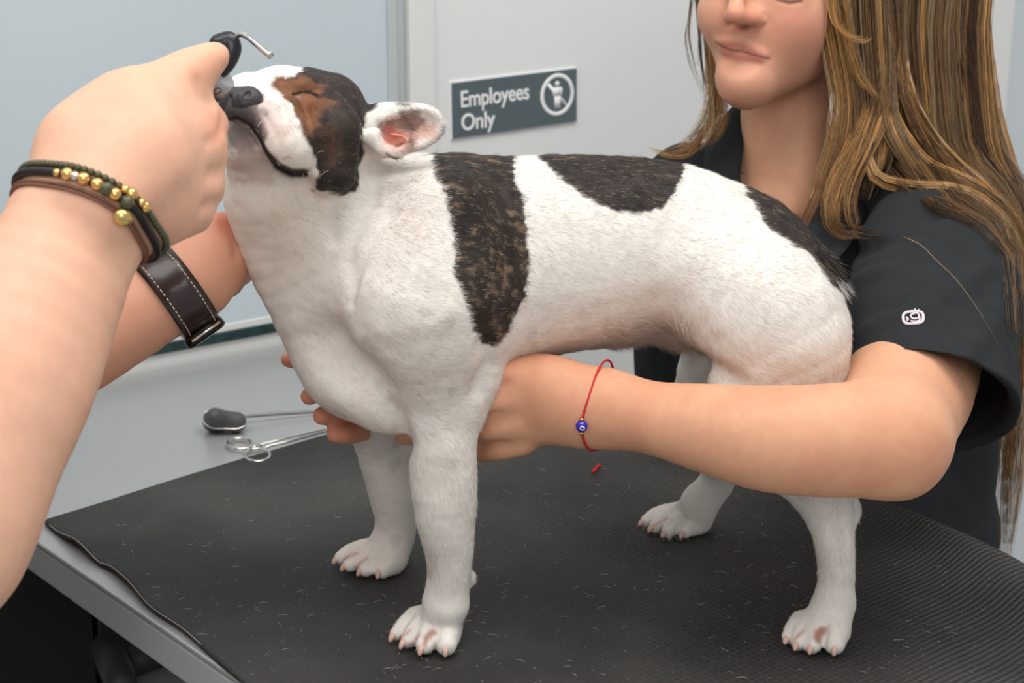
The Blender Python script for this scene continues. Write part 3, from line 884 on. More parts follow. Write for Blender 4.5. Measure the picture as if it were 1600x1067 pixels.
# tail
D.chain([(1235, 372, 1.19, 24), (1280, 402, 1.19, 16), (1308, 428, 1.188, 11), (1322, 450, 1.186, 5)], .012)
# belly fur line softening
D.chain([(985, 486, 1.18, 32), (1052, 490, 1.19, 30)], .03)

# paws: wrist, knuckles and four toes each, resting on the mat
PAWZ = MZ + .0006
def paw(ank, toes, k=.008):
    """ank: (px,py,y,r); toes: list of (knuckle px,py,dz above mat, r) , (tip px,py,r)"""
    a = P(*ank[:3]); ra = R(*ank)
    claws = []
    for kn, tp in toes:
        rt = tp[2]; tpos = G(tp[0], tp[1] , PAWZ + rt)
        # knuckle sits above the line from ankle to toe
        gk = G(kn[0], kn[1], PAWZ + kn[2])
        D.wchain([(a, ra * .66), (gk, kn[3] * .92)], .006)
        D.wchain([(gk, kn[3]), (gk * .45 + tpos * .55 + np.array([0, 0, .001]), (kn[3] + rt) / 2 + .0006), (tpos, rt)], .0022)
        claws.append((tpos, nrm(tpos - gk), rt))
    # pads under the paw
    return claws
mm = .001
claws = []
claws += paw((697, 950, 1.083, 31), [
    ((650, 962, 11 * mm, 7.0 * mm), (620, 990, 5.4 * mm)),
    ((664, 975, 11 * mm, 8.2 * mm), (637, 1000, 6.0 * mm)),
    ((682, 978, 11 * mm, 8.8 * mm), (663, 1008, 6.4 * mm)),
    ((700, 975, 10 * mm, 9.2 * mm), (697, 1008, 7.0 * mm))])
D.wchain([(G(690, 985, PAWZ + .009), .0100), (P(697, 945, 1.085), .013)], .01)
D.wchain([(G(648, 992, PAWZ + .004), .005), (G(665, 1002, PAWZ + .004), .005)], .006)
claws += paw((610, 850, 1.222, 28), [
    ((568, 856, 9 * mm, 6.6 * mm), (533, 872, 5.2 * mm)),
    ((582, 866, 10 * mm, 8.0 * mm), (547, 882, 5.8 * mm)),
    ((600, 872, 10 * mm, 8.4 * mm), (572, 888, 6.2 * mm)),
    ((614, 872, 9 * mm, 8.6 * mm), (597, 890, 6.4 * mm))])
D.wchain([(G(612, 872, PAWZ + .010), .0105), (P(612, 845, 1.222), .013)], .01)
claws += paw((1300, 955, 1.095, 29), [
    ((1250, 968, 10 * mm, 6.6 * mm), (1233, 994, 5.2 * mm)),
    ((1262, 978, 10 * mm, 7.6 * mm), (1248, 1003, 5.4 * mm)),
    ((1280, 982, 11 * mm, 8.6 * mm), (1270, 1007, 6.2 * mm)),
    ((1304, 980, 11 * mm, 9.4 * mm), (1304, 1006, 7.4 * mm))])
D.wchain([(G(1300, 985, PAWZ + .009), .0105), (P(1302, 945, 1.096), .013)], .01)
claws += paw((1090, 795, 1.28, 24), [
    ((1040, 800, 9 * mm, 6.2 * mm), (1010, 814, 4.8 * mm)),
    ((1052, 806, 9 * mm, 7.4 * mm), (1024, 822, 5.4 * mm)),
    ((1066, 812, 10 * mm, 8.0 * mm), (1044, 829, 5.8 * mm)),
    ((1084, 812, 9 * mm, 8.4 * mm), (1070, 829, 6.2 * mm))])
D.wchain([(G(1090, 812, PAWZ + .010), .0110), (P(1093, 785, 1.28), .012)], .01)
for a_ in ([(657, 968), (628, 997)], [(673, 976), (650, 1006)], [(691, 976), (680, 1010)], [(1256, 973), (1240, 1000)], [(1271, 980), (1259, 1006)], [(1292, 980), (1287, 1008)],
           [(575, 860), (540, 878)], [(591, 868), (560, 886)], [(607, 872), (585, 890)], [(1046, 803), (1017, 818)], [(1059, 809), (1034, 826)], [(1075, 812), (1057, 830)]):
    D.wchain(crease(a_, 2.0, .003, 7, depth=.0), .003, 's')
for a_, r_ in (([(413, 157), (427, 169), (438, 187)], 1.8), ([(409, 176), (423, 194), (432, 213)], 1.8), ([(436, 140), (450, 165), (463, 192)], 2.2), ([(500, 184), (511, 215), (506, 250)], 2.4), ([(532, 196), (540, 225), (536, 262)], 2.4), ([(455, 120), (485, 120), (512, 132)], 1.8), ([(400, 112), (425, 116), (440, 124)], 2.0)):
    D.wchain(crease(a_, r_, .004, 10, depth=-.0002), .004, 's')
# web gaps between the third and fourth toes
for q in ([(671, 990), (664, 1002)], [(1288, 984), (1280, 1000)], [(584, 876), (575, 884)]):
    D.wchain(crease(q, 4.5, .004, 5, depth=.0), .004, 's')

V, Q = D.mesh(.00145, 2)
N = vnormals(V, Q)
V = V + N * (fbm(V, 45, 11)[:, None] * .0008 + fbm(V, 14, 5)[:, None] * .0009 * sstep(TZ + .05, TZ + .12, V[:, 2])[:, None])
V[:, 2] = np.maximum(V[:, 2], PAWZ - .0004)
N = vnormals(V, Q)

# coat colours: each patch is a region of the coat
def coat(Vp, Np):
    px, py = proj(Vp)
    jag = fbm(Vp, 240, 3, 2) * 3.2 + fbm(Vp, 55, 9, 2) * 3.5
    white = lin(231, 225, 217); white2 = lin(216, 204, 194)
    n1 = fbm(Vp, 22, 21)[:, None]
    c = white * (1 - .5 * sstep(-.2, 1.0, n1)) + white2 * .5 * sstep(-.2, 1.0, n1)
    # pinker, thinner hair on belly and inner legs; the neck tint is painted shade
    pink = np.clip(-Np[:, 2] * 1.1, 0, 1) * sstep(TZ + .10, TZ + .16, Vp[:, 2]) * .5
    c = c * (1 - pink[:, None]) + lin(222, 190, 172) * pink[:, None]
    neck = np.exp(-((px - 450) / 80) ** 2 - ((py - 330) / 110) ** 2) * .55  # shade on the neck, painted into the coat as a greyish-yellow tint
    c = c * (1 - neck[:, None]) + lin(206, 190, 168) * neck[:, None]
    # skin spots
    sp1 = sstep(.62, .9, fbm(Vp, 60, 33, 2)) * .28 * (py > 480)
    c = c * (1 - sp1[:, None]) + lin(172, 168, 160) * sp1[:, None]
    near = Vp[:, 1] < 1.15
    br = fbm(Vp * np.array([1, 1, .35]), 170, 41, 3)
    dark = lin(50, 43, 40) * (1 + .35 * br[:, None])
    tan = sstep(.35, 1.1, fbm(Vp * np.array([.35, 1, 1]), 260, 52, 3) + .5 * fbm(Vp, 30, 53, 2))
    dark = dark * (1 - .5 * tan[:, None]) + lin(150, 124, 98) * .5 * tan[:, None]
    def put(c, poly, col, w=2.5, cond=None, amt=1.0, j=1.0):
        sd = poly_sd(px, py, poly) + jag * j
        a = (1 - sstep(-w, w, sd)) * amt
        if cond is not None: a = a * cond
        return c * (1 - a[:, None]) + col * a[:, None]
    body = px > 560
    c = put(c, [(672, 225), (800, 225), (806, 275), (818, 320), (823, 380), (825, 425), (817, 470), (797, 518), (770, 540), (752, 538), (738, 505), (724, 465), (711, 420), (706, 375), (702, 330), (690, 290), (678, 270)], dark)
    c = put(c, [(842, 247), (850, 205), (1072, 205), (1066, 268), (1058, 298), (1035, 324), (1000, 334), (955, 327), (905, 302), (872, 275)], dark)
    c = put(c, [(1163, 292), (1170, 260), (1230, 300), (1290, 360), (1345, 440), (1330, 478), (1312, 455), (1282, 420), (1262, 392), (1236, 380), (1202, 357), (1180, 325)], dark)
    # face
    head = (px < 605) & near
    c = put(c, [(470, 112), (470, 90), (600, 90), (592, 165), (572, 175), (566, 205), (572, 238), (560, 262), (556, 298), (535, 305), (512, 302), (488, 300), (489, 285), (496, 270), (492, 245), (480, 215), (468, 190), (455, 165), (438, 145), (426, 132), (432, 124), (450, 121)], dark, cond=head)
    c = put(c, [(426, 128), (450, 122), (478, 122), (502, 136), (512, 156), (505, 176), (496, 192), (482, 200), (470, 188), (455, 165), (438, 145)], lin(132, 86, 58) * (1 + .25 * br[:, None]), 9, head, .8, 3)
    tn = sstep(.1, .9, fbm(Vp, 150, 91, 2)) * head * sstep(0, 40, 60 - np.hypot(px - 505, py - 195)) * .6
    c = c * (1 - tn[:, None]) + lin(66, 48, 38) * tn[:, None]
    c = put(c, [(500, 195), (530, 190), (540, 240), (520, 260), (505, 230)], lin(128, 92, 70), 14, head, .30, 3)
    # dark muzzle, lips and chin
    mz = lin(62, 56, 58)
    c = put(c, [(344, 150), (352, 140), (405, 138), (414, 150), (402, 166), (408, 185), (418, 208), (412, 222), (400, 205), (385, 192), (350, 188)], mz, 4, head, .95, .8)
    c = put(c, [(344, 186), (386, 190), (404, 214), (402, 232), (378, 238), (352, 236)], lin(92, 76, 78), 9, head, .8, 2.5)
    c = put(c, [(348, 232), (402, 228), (432, 262), (425, 290), (370, 280)], lin(178, 150, 140), 14, head, .6, 3)
    c = put(c, [(404, 150), (424, 156), (450, 200), (448, 235), (425, 220), (408, 185)], lin(214, 184, 176), 10, head, .6, 2.5)
    ms = sstep(.55, .8, fbm(Vp, 150, 77, 2)) * ((px > 405) & (px < 470) & (py > 150) & (py < 250) & near) * .5
    c = c * (1 - ms[:, None]) + lin(150, 140, 138) * ms[:, None]
    d1 = line_d(px, py, [(352, 186), (372, 184), (392, 196), (404, 214), (416, 238), (434, 260), (455, 270), (476, 270)])
    w_ = 3.0 + 3.5 * sstep(405, 445, px)
    a = (1 - sstep(w_ * .6, w_ * 1.5, d1)) * near * (px < 482)
    c = c * (1 - a[:, None]) + lin(40, 33, 34) * a[:, None]
    d2 = line_d(px, py, [(458, 147), (473, 143), (485, 144), (497, 150)])
    a = (1 - sstep(1.5, 4.0, d2)) * near
    c = c * (1 - a[:, None]) + lin(42, 24, 18) * a[:, None]
    # ear: pink inside, dusky speckled rim
    ear = (px > 578) & (px < 700) & (py > 150) & (py < 252) & (Vp[:, 1] < 1.16)
    c = put(c, [(596, 206), (610, 190), (640, 182), (680, 196), (680, 215), (650, 222), (640, 236), (615, 240), (598, 228)], lin(222, 176, 160), 8, ear, .85, 1)
    c = put(c, [(598, 200), (615, 188), (650, 178), (672, 186), (650, 196), (622, 202), (603, 216)], lin(120, 92, 80), 7, ear, .7, 3)
    c = put(c, [(601, 202), (615, 198), (632, 210), (640, 222), (618, 230), (600, 222)], lin(222, 128, 108), 5, ear, .8, 1)
    rim = poly_sd(px, py, [(612, 160), (650, 164), (680, 178), (695, 204), (688, 228), (668, 240), (650, 238), (640, 228), (640, 200)])
    a = np.exp(-((rim + 1) / 4) ** 2) * ear * (px > 615) * sstep(-.3, .5, fbm(Vp, 120, 88, 2)) * .75
    c = c * (1 - a[:, None]) + lin(70, 62, 60) * a[:, None]
    for lp in ([(618, 229), (628, 224), (640, 222)], [(603, 240), (612, 246), (622, 247)]):
        a = (1 - sstep(1, 3.5, line_d(px, py, lp))) * ear * .7
        c = c * (1 - a[:, None]) + lin(96, 52, 42) * a[:, None]
    # bare pink skin between the toes, toes rosy at their tips
    low = Vp[:, 2] < TZ + .035
    c = put(c, [(677, 983), (682, 990), (672, 998), (664, 1010), (660, 1008), (662, 994), (668, 986)], lin(176, 120, 104), 4, low, .85, .6)
    c = put(c, [(1282, 978), (1293, 978), (1294, 986), (1286, 998), (1281, 1008), (1277, 1004), (1270, 996), (1272, 985)], lin(172, 116, 100), 4, low, .85, .6)
    for q in ([(640, 985), (620, 1002)], [(655, 992), (640, 1010)], [(574, 872), (555, 886)], [(558, 864), (538, 874)], [(1256, 985), (1240, 1000)], [(1042, 810), (1020, 822)]):
        a = (1 - sstep(1.2, 4, line_d(px, py, q))) * (Vp[:, 2] < TZ + .03) * .55
        c = c * (1 - a[:, None]) + lin(196, 140, 124) * a[:, None]
    return np.clip(c, .002, .95)
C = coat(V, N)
# short coat: fine hairs grown from the skin, part of the same body
def flow(Vp):
    px, py = proj(Vp)
    f = np.zeros_like(Vp)
    leg = 1 - sstep(TZ + .12, TZ + .19, Vp[:, 2])
    hd = 1 - sstep(430, 620, px)
    f[:, 0] = 1.0 - .75 * leg - .25 * hd
    f[:, 2] = -.25 - .9 * leg - .55 * hd * (py > 250)
    f[:, 1] = .0
    rmp = sstep(1230, 1330, px); f[:, 2] -= rmp * 1.0
    f += np.stack([fbm(Vp, 35, 100 + i, 2) for i in range(3)], 1) * .35
    return f
def fur(Vp, Q, Np, Cp, n, seed, dens=None):
    r = np.random.default_rng(seed)
    a = V[Q[:, 0]]; b = V[Q[:, 1]]; c_ = V[Q[:, 2]]; d = V[Q[:, 3]]
    ar = np.linalg.norm(np.cross(c_ - a, d - b), axis=1) / 2
    w = ar * (dens[Q[:, 0]] if dens is not None else 1)
    f = r.choice(len(Q), n, p=w / w.sum())
    u, v = r.random(n)[:, None], r.random(n)[:, None]
    p = (a[f] * (1 - u) + b[f] * u) * (1 - v) + (d[f] * (1 - u) + c_[f] * u) * v
    nn = Np[Q[f, 0]]
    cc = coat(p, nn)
    px, py = proj(p)
    L = np.full(n, .0052)
    near = p[:, 1] < 1.15
    hd = px < 600
    L = np.where(hd, .0042, L); L = np.where(hd & (py < 300), .0030, L)
    L = np.where(hd & (px < 420), .0016, L)
    L = np.where(p[:, 2] < TZ + .05, .0030, L)
    tail = (px > 1255) & (py > 385) & (py < 480) & (px > 1255 + (480 - py) * .2) & (p[:, 1] > 1.165)
    belly = (px > 940) & (px < 1075) & (py > 495) & (nn[:, 2] < -.2)
    L = np.where(tail, .012, L); L = np.where(belly, .010, L)
    L = L * r.uniform(.6, 1.2, n)
    fl = flow(p); fl = fl - nn * np.einsum('ij,ij->i', fl, nn)[:, None]
    fl /= np.maximum(1e-6, np.linalg.norm(fl, axis=1))[:, None]
    lift_ = (r.uniform(.10, .30, n) + belly * .3 + tail * .2)[:, None]
    dr = fl + nn * lift_ + r.normal(0, .13, (n, 3)); dr /= np.linalg.norm(dr, axis=1)[:, None]
    side = np.cross(nn, dr); side /= np.maximum(1e-6, np.linalg.norm(side, axis=1))[:, None]
    side = side + nn * r.normal(0, .25, n)[:, None]
    wd = np.where(hd, .00012, .00016)[:, None]
    p0 = p - nn * .0002
    v0 = p0 - side * wd; v1 = p0 + side * wd; v2 = p0 + dr * L[:, None] - nn * (L * .06)[:, None]
    VV = np.stack([v0, v1, v2], 1).reshape(-1, 3)
    br_ = r.normal(1, .07, n)[:, None]
    cc = np.clip(cc * br_, 0, .95)
    tipw = (tail & (py > 432) & (r.random(n) < .6))[:, None]
    cc = np.where(tipw, lin(235, 232, 228), cc)
    lum = cc.mean(1)
    tanh_ = ((lum < .12) & (r.random(n) < .07))[:, None]
    cc = np.where(tanh_, lin(165, 140, 112), cc)
    return VV, np.arange(n * 3).reshape(-1, 3), np.repeat(cc, 3, axis=0)
dens = np.where(V[:, 1] < 1.19, 1.0, .25) 
pxv, pyv = proj(V)
dens = dens * np.where((pxv < 415) & (pyv > 125) & (pyv < 240), .35, 1)
FV, FT, FC = fur(V, Q, N, C, int(200000 / VS), 3, dens)
Vall = np.vstack([V, FV]); Call = np.vstack([C, FC])
m_coat = mat('dog_coat', rough=.62, spec=.25, attr='Col', sss=.12, sssr=(1, .6, .45), bump=.15, bscale=500)
mi = np.concatenate([np.zeros(len(Q)), np.zeros(len(FT))])
dog = empty('dog', tuple(G(900, 900)), 'white bulldog with dark brindle patches standing on the black mat with its muzzle raised', 'dog')
link('body', mesh_np('dog_body', Vall, [Q, FT + len(V)], cols=Call, matidx=mi), m_coat, dog)

# nose leather with nostrils
m_nose = mat('nose_leather', srgb(58, 54, 56), .42, spec=.5, noise=.15, nscale=300, bump=.5, bscale=900)
NZ = Field()
yn = float(D.hit(378, 160)[0][1]) + .0035
NZ.chain([(360, 162, yn + .004, 15), (376, 157, yn, 18), (394, 159, yn + .002, 16)], .006)
NZ.chain([(364, 172, yn + .004, 9), (390, 174, yn + .004, 9)], .008)
NZ.chain([(354, 162, yn + .008, 9), (362, 152, yn + .006, 12)], .006)
NZ.chain([(402, 158, yn + .006, 8), (394, 154, yn + .003, 13)], .006)
NZ.chain([(388, 148, yn + .004, 9), (366, 149, yn + .006, 9)], .006)
NZ.wchain([(P(384, 158, yn - .0090), .0028), (P(383, 150, yn - .0065), .0017), (P(389, 146, yn - .003), .0010)], .002, 's')
NZ.wchain([(P(356, 160, yn - .0050), .0026), (P(359, 152, yn - .003), .0014)], .002, 's')
NZ.wchain([(P(370, 146, yn - .006), .0006), (P(370, 170, yn - .007), .0007)], .002, 's')
Vn, Qn = NZ.mesh(.0006, 1)
link('nose', mesh_np('nose', Vn, Qn), m_nose, dog, 'dark grey nose leather with two nostrils')
# nearly closed wet eye
e = D.hit(479, 146)[0] + nrm(D.hit(479, 146)[0] - CAM) * .0052
Ve, fe = sphere_np(e, .0065, 20, 14)
e = e + nrm(e - CAM) * .0016
Ve, fe = sphere_np(e, .0065, 20, 14)
link('eye', mesh_np('eye', Ve, fe), mat('dark_wet_eye', srgb(30, 16, 12), .08, spec=.8), dog, 'dark glossy eye behind nearly closed lids')
# claws
m_claw = mat('claw', srgb(214, 178, 162), .4, spec=.4)
for tpos, d, rt in claws:
    d = nrm([d[0], d[1], 0])
    s = tpos + d * rt * .55 + np.array([0, 0, -.0002])
    d = nrm(d + np.array([-.15, -.1, 0]) * (s[0] % .01) * 60)
    pts = catmull([s, s + d * .0024 + np.array([0, 0, -.0004]), s + d * .0046 + np.array([0, 0, -(s[2] - PAWZ) * .8 + .0010])], 7)
    Vc, fc = tube_np(pts, np.array([.0026, .0026, .0025, .0023, .0020, .0016, .0009]), 10)
    link('claw', mesh_np('claw', Vc, fc), m_claw, dog)
# whiskers
wl = []
for a, b, dx, dy in ((404, 205, 14, 12), (410, 190, -8, 10), (395, 225, -6, -12), (430, 250, 8, 10), (474, 270, 2, 16), (500, 276, 14, -10), (495, 240, 12, -4)):
    h = D.hit(a, b)[0]; e2 = P(a + dx, b + dy, h[1] - .006)
    wl.append(tube_np(catmull([h, (h + e2) / 2 + np.array([0, -.002, .001]), e2], 6), np.linspace(.00018, .00006, 6), 4))
Vw, fw = merge(wl)
link('whiskers', mesh_np('whiskers', Vw, fw), mat('whisker', srgb(225, 220, 214), .5), dog)['kind'] = 'stuff'
# ------------------------------------------------------------------ the woman
m_skin = mat('skin', rough=.5, spec=.35, attr='Col', sss=.25, bump=.12, bscale=700)
m_shirt = mat('black_polo_cloth', srgb(43, 44, 46), .9, spec=.15, noise=.06, nscale=60, bump=.35, bscale=1500)
def skin_cols(Vp, Np, base, red, n=0):
    c = base + 0 * Vp
    a = sstep(-.1, .9, fbm(Vp, 26, 61 + n))[:, None] * .45
    c = c * (1 - a) + red * a
    b_ = fbm(Vp, 220, 71 + n, 2)[:, None]
    return np.clip(c * (1 + .035 * b_), 0, .95)

W = Field()
# skull and face
W.chain([(1238, -92, 1.575, 148)], .03)
W.chain([(1190, -55, 1.52, 92), (1188, 12, 1.50, 84)], .04)
W.chain([(1192, 60, 1.495, 78), (1166, 122, 1.468, 34)], .035)
W.chain([(1258, 60, 1.53, 46), (1240, 92, 1.512, 42), (1172, 122, 1.468, 34)], .03)      # jaw line
W.chain([(1162, 128, 1.458, 26)], .02)
W.chain([(1222, 30, 1.475, 46)], .03)                                                 # cheek
W.chain([(1128, 22, 1.475, 30)], .03)
W.chain([(1156, -70, 1.466, 12), (1152, -20, 1.446, 12), (1149, 20, 1.427, 12)], .016)    # nose
W.chain([(1177, 28, 1.443, 11), (1152, 28, 1.430, 11), (1137, 26, 1.438, 9)], .010)
W.chain([(1187, 29, 1.450, 9)], .007)
W.wchain(crease([(1171, 41), (1164, 42), (1157, 41)], 4.5, .004, 5, W, .001), .004, 's')
W.wchain(crease([(1145, 40), (1141, 39)], 3.5, .004, 3, W, .001), .004, 's')
surf_chain(W, [(1124, 65, 3), (1136, 67, 6), (1146, 70, 6.5), (1160, 72, 7), (1178, 81, 5), (1190, 86, 3)], .007, .5, n=16)   # upper lip
surf_chain(W, [(1128, 75, 3.5), (1138, 82, 7), (1152, 87, 8.5), (1168, 89, 7.5), (1182, 90, 4), (1188, 90, 3)], .006, .5, n=16)     # lower lip
# eyelids
surf_chain(W, [(1218, -12, 15), (1234, -15, 18), (1250, -12, 15)], .010, .75)
surf_chain(W, [(1126, -20, 14), (1136, -22, 16)], .010, .75)
surf_chain(W, [(1208, -50, 13), (1240, -56, 12), (1262, -50, 10)], .016, .7)
def wcr(pts, r, k, n=16, depth=0): W.wchain(crease(pts, r, k, n, W, depth), k, 's')
wcr([(1119, 66), (1130, 74), (1146, 79), (1160, 80), (1180, 86), (1203, 92)], 1.2, .0022, n=20, depth=-.0004)
wcr([(1138, 97), (1150, 101), (1166, 99)], 8, .012, 8, -.004)
wcr([(1196, 22), (1201, 34), (1192, 43)], 1.5, .004, 8)
wcr([(1214, -2), (1232, 4), (1250, 2)], 1.5, .003, 8)
# ear (under the hair)
W.pell(1312, -10, 1.59, 12, 30, 14, 0, k=.006)
# neck and chest
W.chain([(1232, 60, 1.575, 74), (1226, 190, 1.56, 68), (1222, 300, 1.55, 74)], .02)
surf_chain(W, [(1282, 190, 14), (1262, 260, 14), (1240, 330, 10)], .02, .9)
surf_chain(W, [(1165, 310, 12), (1190, 322, 12), (1222, 338, 10)], .02, .85)
W.chain([(1070, 300, 1.62, 52), (1210, 300, 1.60, 60), (1450, 355, 1.50, 66)], .05)
W.chain([(1130, 440, 1.60, 100), (1370, 450, 1.58, 108)], .05)
W.chain([(1130, 440, 1.60, 100), (1160, 600, 1.61, 100), (1370, 600, 1.61, 110)], .05)
# left arm: shoulder, elbow, wrist, hand (reaching round the dog)
W.chain([(1455, 365, 1.47, 70), (1440, 480, 1.29, 92), (1425, 580, 1.17, 103), (1392, 682, 1.055, 92)], .02)
W.chain([(1392, 682, 1.055, 92), (1310, 688, 1.045, 90), (1210, 686, 1.048, 84), (1120, 672, 1.062, 72), (1030, 655, 1.080, 58), (955, 640, 1.098, 49), (925, 637, 1.103, 46)], .012)
W.chain([(1400, 722, 1.062, 52), (1392, 730, 1.068, 46)], .014)
W.chain([(925, 637, 1.103, 46), (875, 634, 1.112, 56), (822, 640, 1.122, 62)], .03, sq=((0, 1, 0), .8))
W.chain([(850, 600, 1.112, 36), (800, 592, 1.118, 28)], .02)
hand = [([(805, 590, 1.112, 26), (770, 590, 1.112, 24), (725, 600, 1.135, 20), (670, 612, 1.150, 18), (630, 615, 1.155, 16)]),
        ([(800, 622, 1.108, 24), (762, 630, 1.108, 22), (715, 642, 1.140, 20), (660, 648, 1.152, 18), (618, 648, 1.158, 16)]),
        ([(802, 660, 1.110, 24), (766, 668, 1.112, 21), (720, 676, 1.140, 19), (670, 680, 1.152, 17), (632, 680, 1.158, 15)]),
        ([(812, 692, 1.116, 20), (775, 702, 1.120, 18), (735, 706, 1.142, 16), (695, 706, 1.152, 14)])]
for h_ in hand: W.chain(h_, .0065)
W.chain([(880, 600, 1.118, 28), (820, 576, 1.130, 22), (765, 566, 1.148, 19), (715, 570, 1.158, 16)], .012, kin=.005)   # thumb over the ribs
for q, r_ in (([(790, 598), (768, 606), (748, 614)], 2.6), ([(778, 646), (755, 652)], 2.4), ([(785, 690), (760, 694), (750, 698)], 2.2)):
    W.wchain(crease(q, r_, .005, 8, W, -.0003), .005, 's')
# right arm passes behind the dog
W.chain([(1070, 300, 1.62, 52), (1010, 380, 1.54, 42), (905, 440, 1.44, 40), (800, 500, 1.36, 38), (700, 560, 1.28, 30), (650, 600, 1.25, 27)], .02, kin=.012)
W.chain([(650, 600, 1.25, 27), (590, 622, 1.235, 34), (545, 632, 1.225, 32)], .012, kin=.012, sq=((0, 1, 0), .8))
for h_ in ([(560, 615, 1.215, 17), (520, 612, 1.185, 16), (492, 615, 1.165, 15), (484, 619, 1.158, 14)],
           [(565, 645, 1.205, 18), (535, 648, 1.175, 18), (514, 648, 1.16, 17), (503, 650, 1.155, 15)],
           [(580, 668, 1.20, 17), (555, 674, 1.175, 18), (538, 677, 1.16, 17), (524, 678, 1.156, 15)],
           [(590, 612, 1.24, 17), (535, 582, 1.235, 15), (480, 568, 1.215, 13), (456, 563, 1.21, 13), (450, 562, 1.21, 12)]):
    W.chain(h_, .0035)
V, Q = W.mesh(.0015, 2)
V = V + vnormals(V, Q) * (fbm(V, 30, 5)[:, None] * .0005)
N = vnormals(V, Q)
px, py = proj(V)
C = skin_cols(V, N, lin(214, 160, 128), lin(202, 138, 108))
face = (py < 165) & (px < 1320)
C = np.where(face[:, None], C * .45 + .55 * lin(212, 152, 128), C)
def tint(C, pts, w, col, amt, cond=True):
    a = np.exp(-(line_d(px, py, pts) / w) ** 2) * amt * cond
    return C * (1 - a[:, None]) + col * a[:, None]
fr = face & (V[:, 1] < 1.5)
C = tint(C, [(1128, 70), (1148, 69), (1172, 76), (1188, 84)], 6, lin(170, 96, 86), .75, fr)
C = tint(C, [(1134, 83), (1152, 88), (1172, 90), (1186, 90)], 8, lin(186, 108, 98), .7, fr)
C = tint(C, [(1119, 66), (1130, 74), (1146, 79), (1160, 80), (1180, 86), (1203, 92)], 1.8, lin(96, 46, 40), .85, fr)
C = tint(C, [(1166, 43), (1160, 43)], 5, lin(90, 40, 32), .8, fr)
C = tint(C, [(1140, 28), (1158, 30), (1180, 26)], 16, lin(206, 128, 104), .5, fr)
C = tint(C, [(1235, 40), (1260, 50)], 30, lin(214, 138, 118), .5, fr)
C = tint(C, [(1214, -1), (1234, 4), (1252, 1)], 3.0, lin(80, 44, 36), .85, fr)
C = tint(C, [(1116, -8), (1132, -6), (1146, -8)], 2.5, lin(80, 44, 36), .85, fr)
C = tint(C, [(1205, -62), (1240, -70), (1275, -55)], 6, lin(96, 64, 44), .8, fr)
C = tint(C, [(1112, -68), (1135, -66)], 6, lin(96, 64, 44), .8, fr)
C = tint(C, [(1175, 115)], 1.8, lin(70, 40, 32), .9, fr)
hnd = (px < 900) & (py > 540)
C = tint(C, [(800, 590), (765, 600)], 16, lin(216, 140, 112), .3, hnd)
C = tint(C, [(500, 620), (530, 680)], 40, lin(196, 116, 98), .6, px < 620)
C = tint(C, [(450, 562), (480, 572)], 20, lin(196, 116, 98), .6, px < 620)
woman = empty('person', (float(P(1270, 700, 1.62)[0]), 1.64, 0), 'person in black polo shirt with long golden-brown hair, arms around the dog', 'person')
link('body', mesh_np('body', V, Q, cols=C), m_skin, woman)

# polo shirt
S_ = Field()
S_.chain([(1075, 290, 1.62, 62), (1210, 300, 1.61, 66), (1455, 352, 1.49, 92)], .05)
S_.chain([(1130, 440, 1.61, 122), (1370, 450, 1.59, 130)], .06)
S_.chain([(1120, 580, 1.62, 150), (1250, 700, 1.63, 215), (1260, 900, 1.64, 225), (1260, 1010, 1.64, 228)], .06, sq=((.777, .63, 0), .72))
S_.chain([(1400, 500, 1.60, 130), (1380, 800, 1.66, 190)], .05, sq=((.777, .63, 0), .8))
S_.chain([(1455, 362, 1.475, 98), (1458, 450, 1.315, 130), (1450, 545, 1.205, 137), (1448, 680, 1.098, 143)], .03)
S_.chain([(1075, 300, 1.62, 62), (1010, 385, 1.54, 56), (950, 425, 1.48, 52)], .03)
# folds in the cloth
def scr(pts, r, k, op, n=14, depth=0): S_.wchain(crease(pts, r, k, n, S_, depth), k, op)
scr([(1270, 405), (1330, 395), (1400, 370)], 7, .014, 's', depth=-.001)
scr([(1340, 440), (1400, 420), (1480, 380)], 6, .016, 'u', depth=.003)
scr([(1350, 520), (1430, 490), (1540, 420)], 7, .018, 'u', depth=.004)
scr([(1500, 560), (1550, 500), (1570, 430)], 7, .016, 'u', depth=.003)
scr([(1440, 340), (1500, 330), (1550, 350)], 5, .014, 's', depth=0)
# sleeve opening and neck opening
arm = [(P(1440, 480, 1.29), R(1440, 480, 1.29, 92)), (P(1425, 580, 1.17), R(1425, 580, 1.17, 100)), (P(1402, 688, 1.055), R(1402, 688, 1.055, 90))]
hem = P(1450, 606, 1.155)
ha = nrm(P(1448, 680, 1.115) - P(1452, 500, 1.27)); hb = ha; ha = nrm(ha + np.array([-.05, .22, -.36]))
S_.wchain([(hem - hb * .02, R(1448, 640, 1.14, 112)), (hem + hb * .01, R(1448, 640, 1.14, 122)), (hem + hb * .10, R(1448, 640, 1.14, 128))], .003, 's')
nh = len(S_.ops)
class _Hem: pass
# plane cut only round the sleeve: a large ball-limited wedge below the hem
Vs_box = hem + ha * .105
S_.wchain([(hem + ha * .148, .145), (hem + ha * .22, .150)], .002, 's')
S_.chain([(1232, 60, 1.575, 80), (1226, 190, 1.56, 73), (1222, 262, 1.55, 76), (1236, 330, 1.47, 60), (1250, 400, 1.43, 24)], .006, 's')
V, Q = S_.mesh(.0022, 2)
V = V + vnormals(V, Q) * (fbm(V, 14, 15)[:, None] * .003 + fbm(V * np.array([1, 1, .4]), 30, 25)[:, None] * .0012)
from mathutils.bvhtree import BVHTree
shirt_bvh = BVHTree.FromPolygons(V.tolist(), Q.tolist())
shirt = link('polo_shirt', mesh_np('polo_shirt', V, Q), m_shirt, woman)
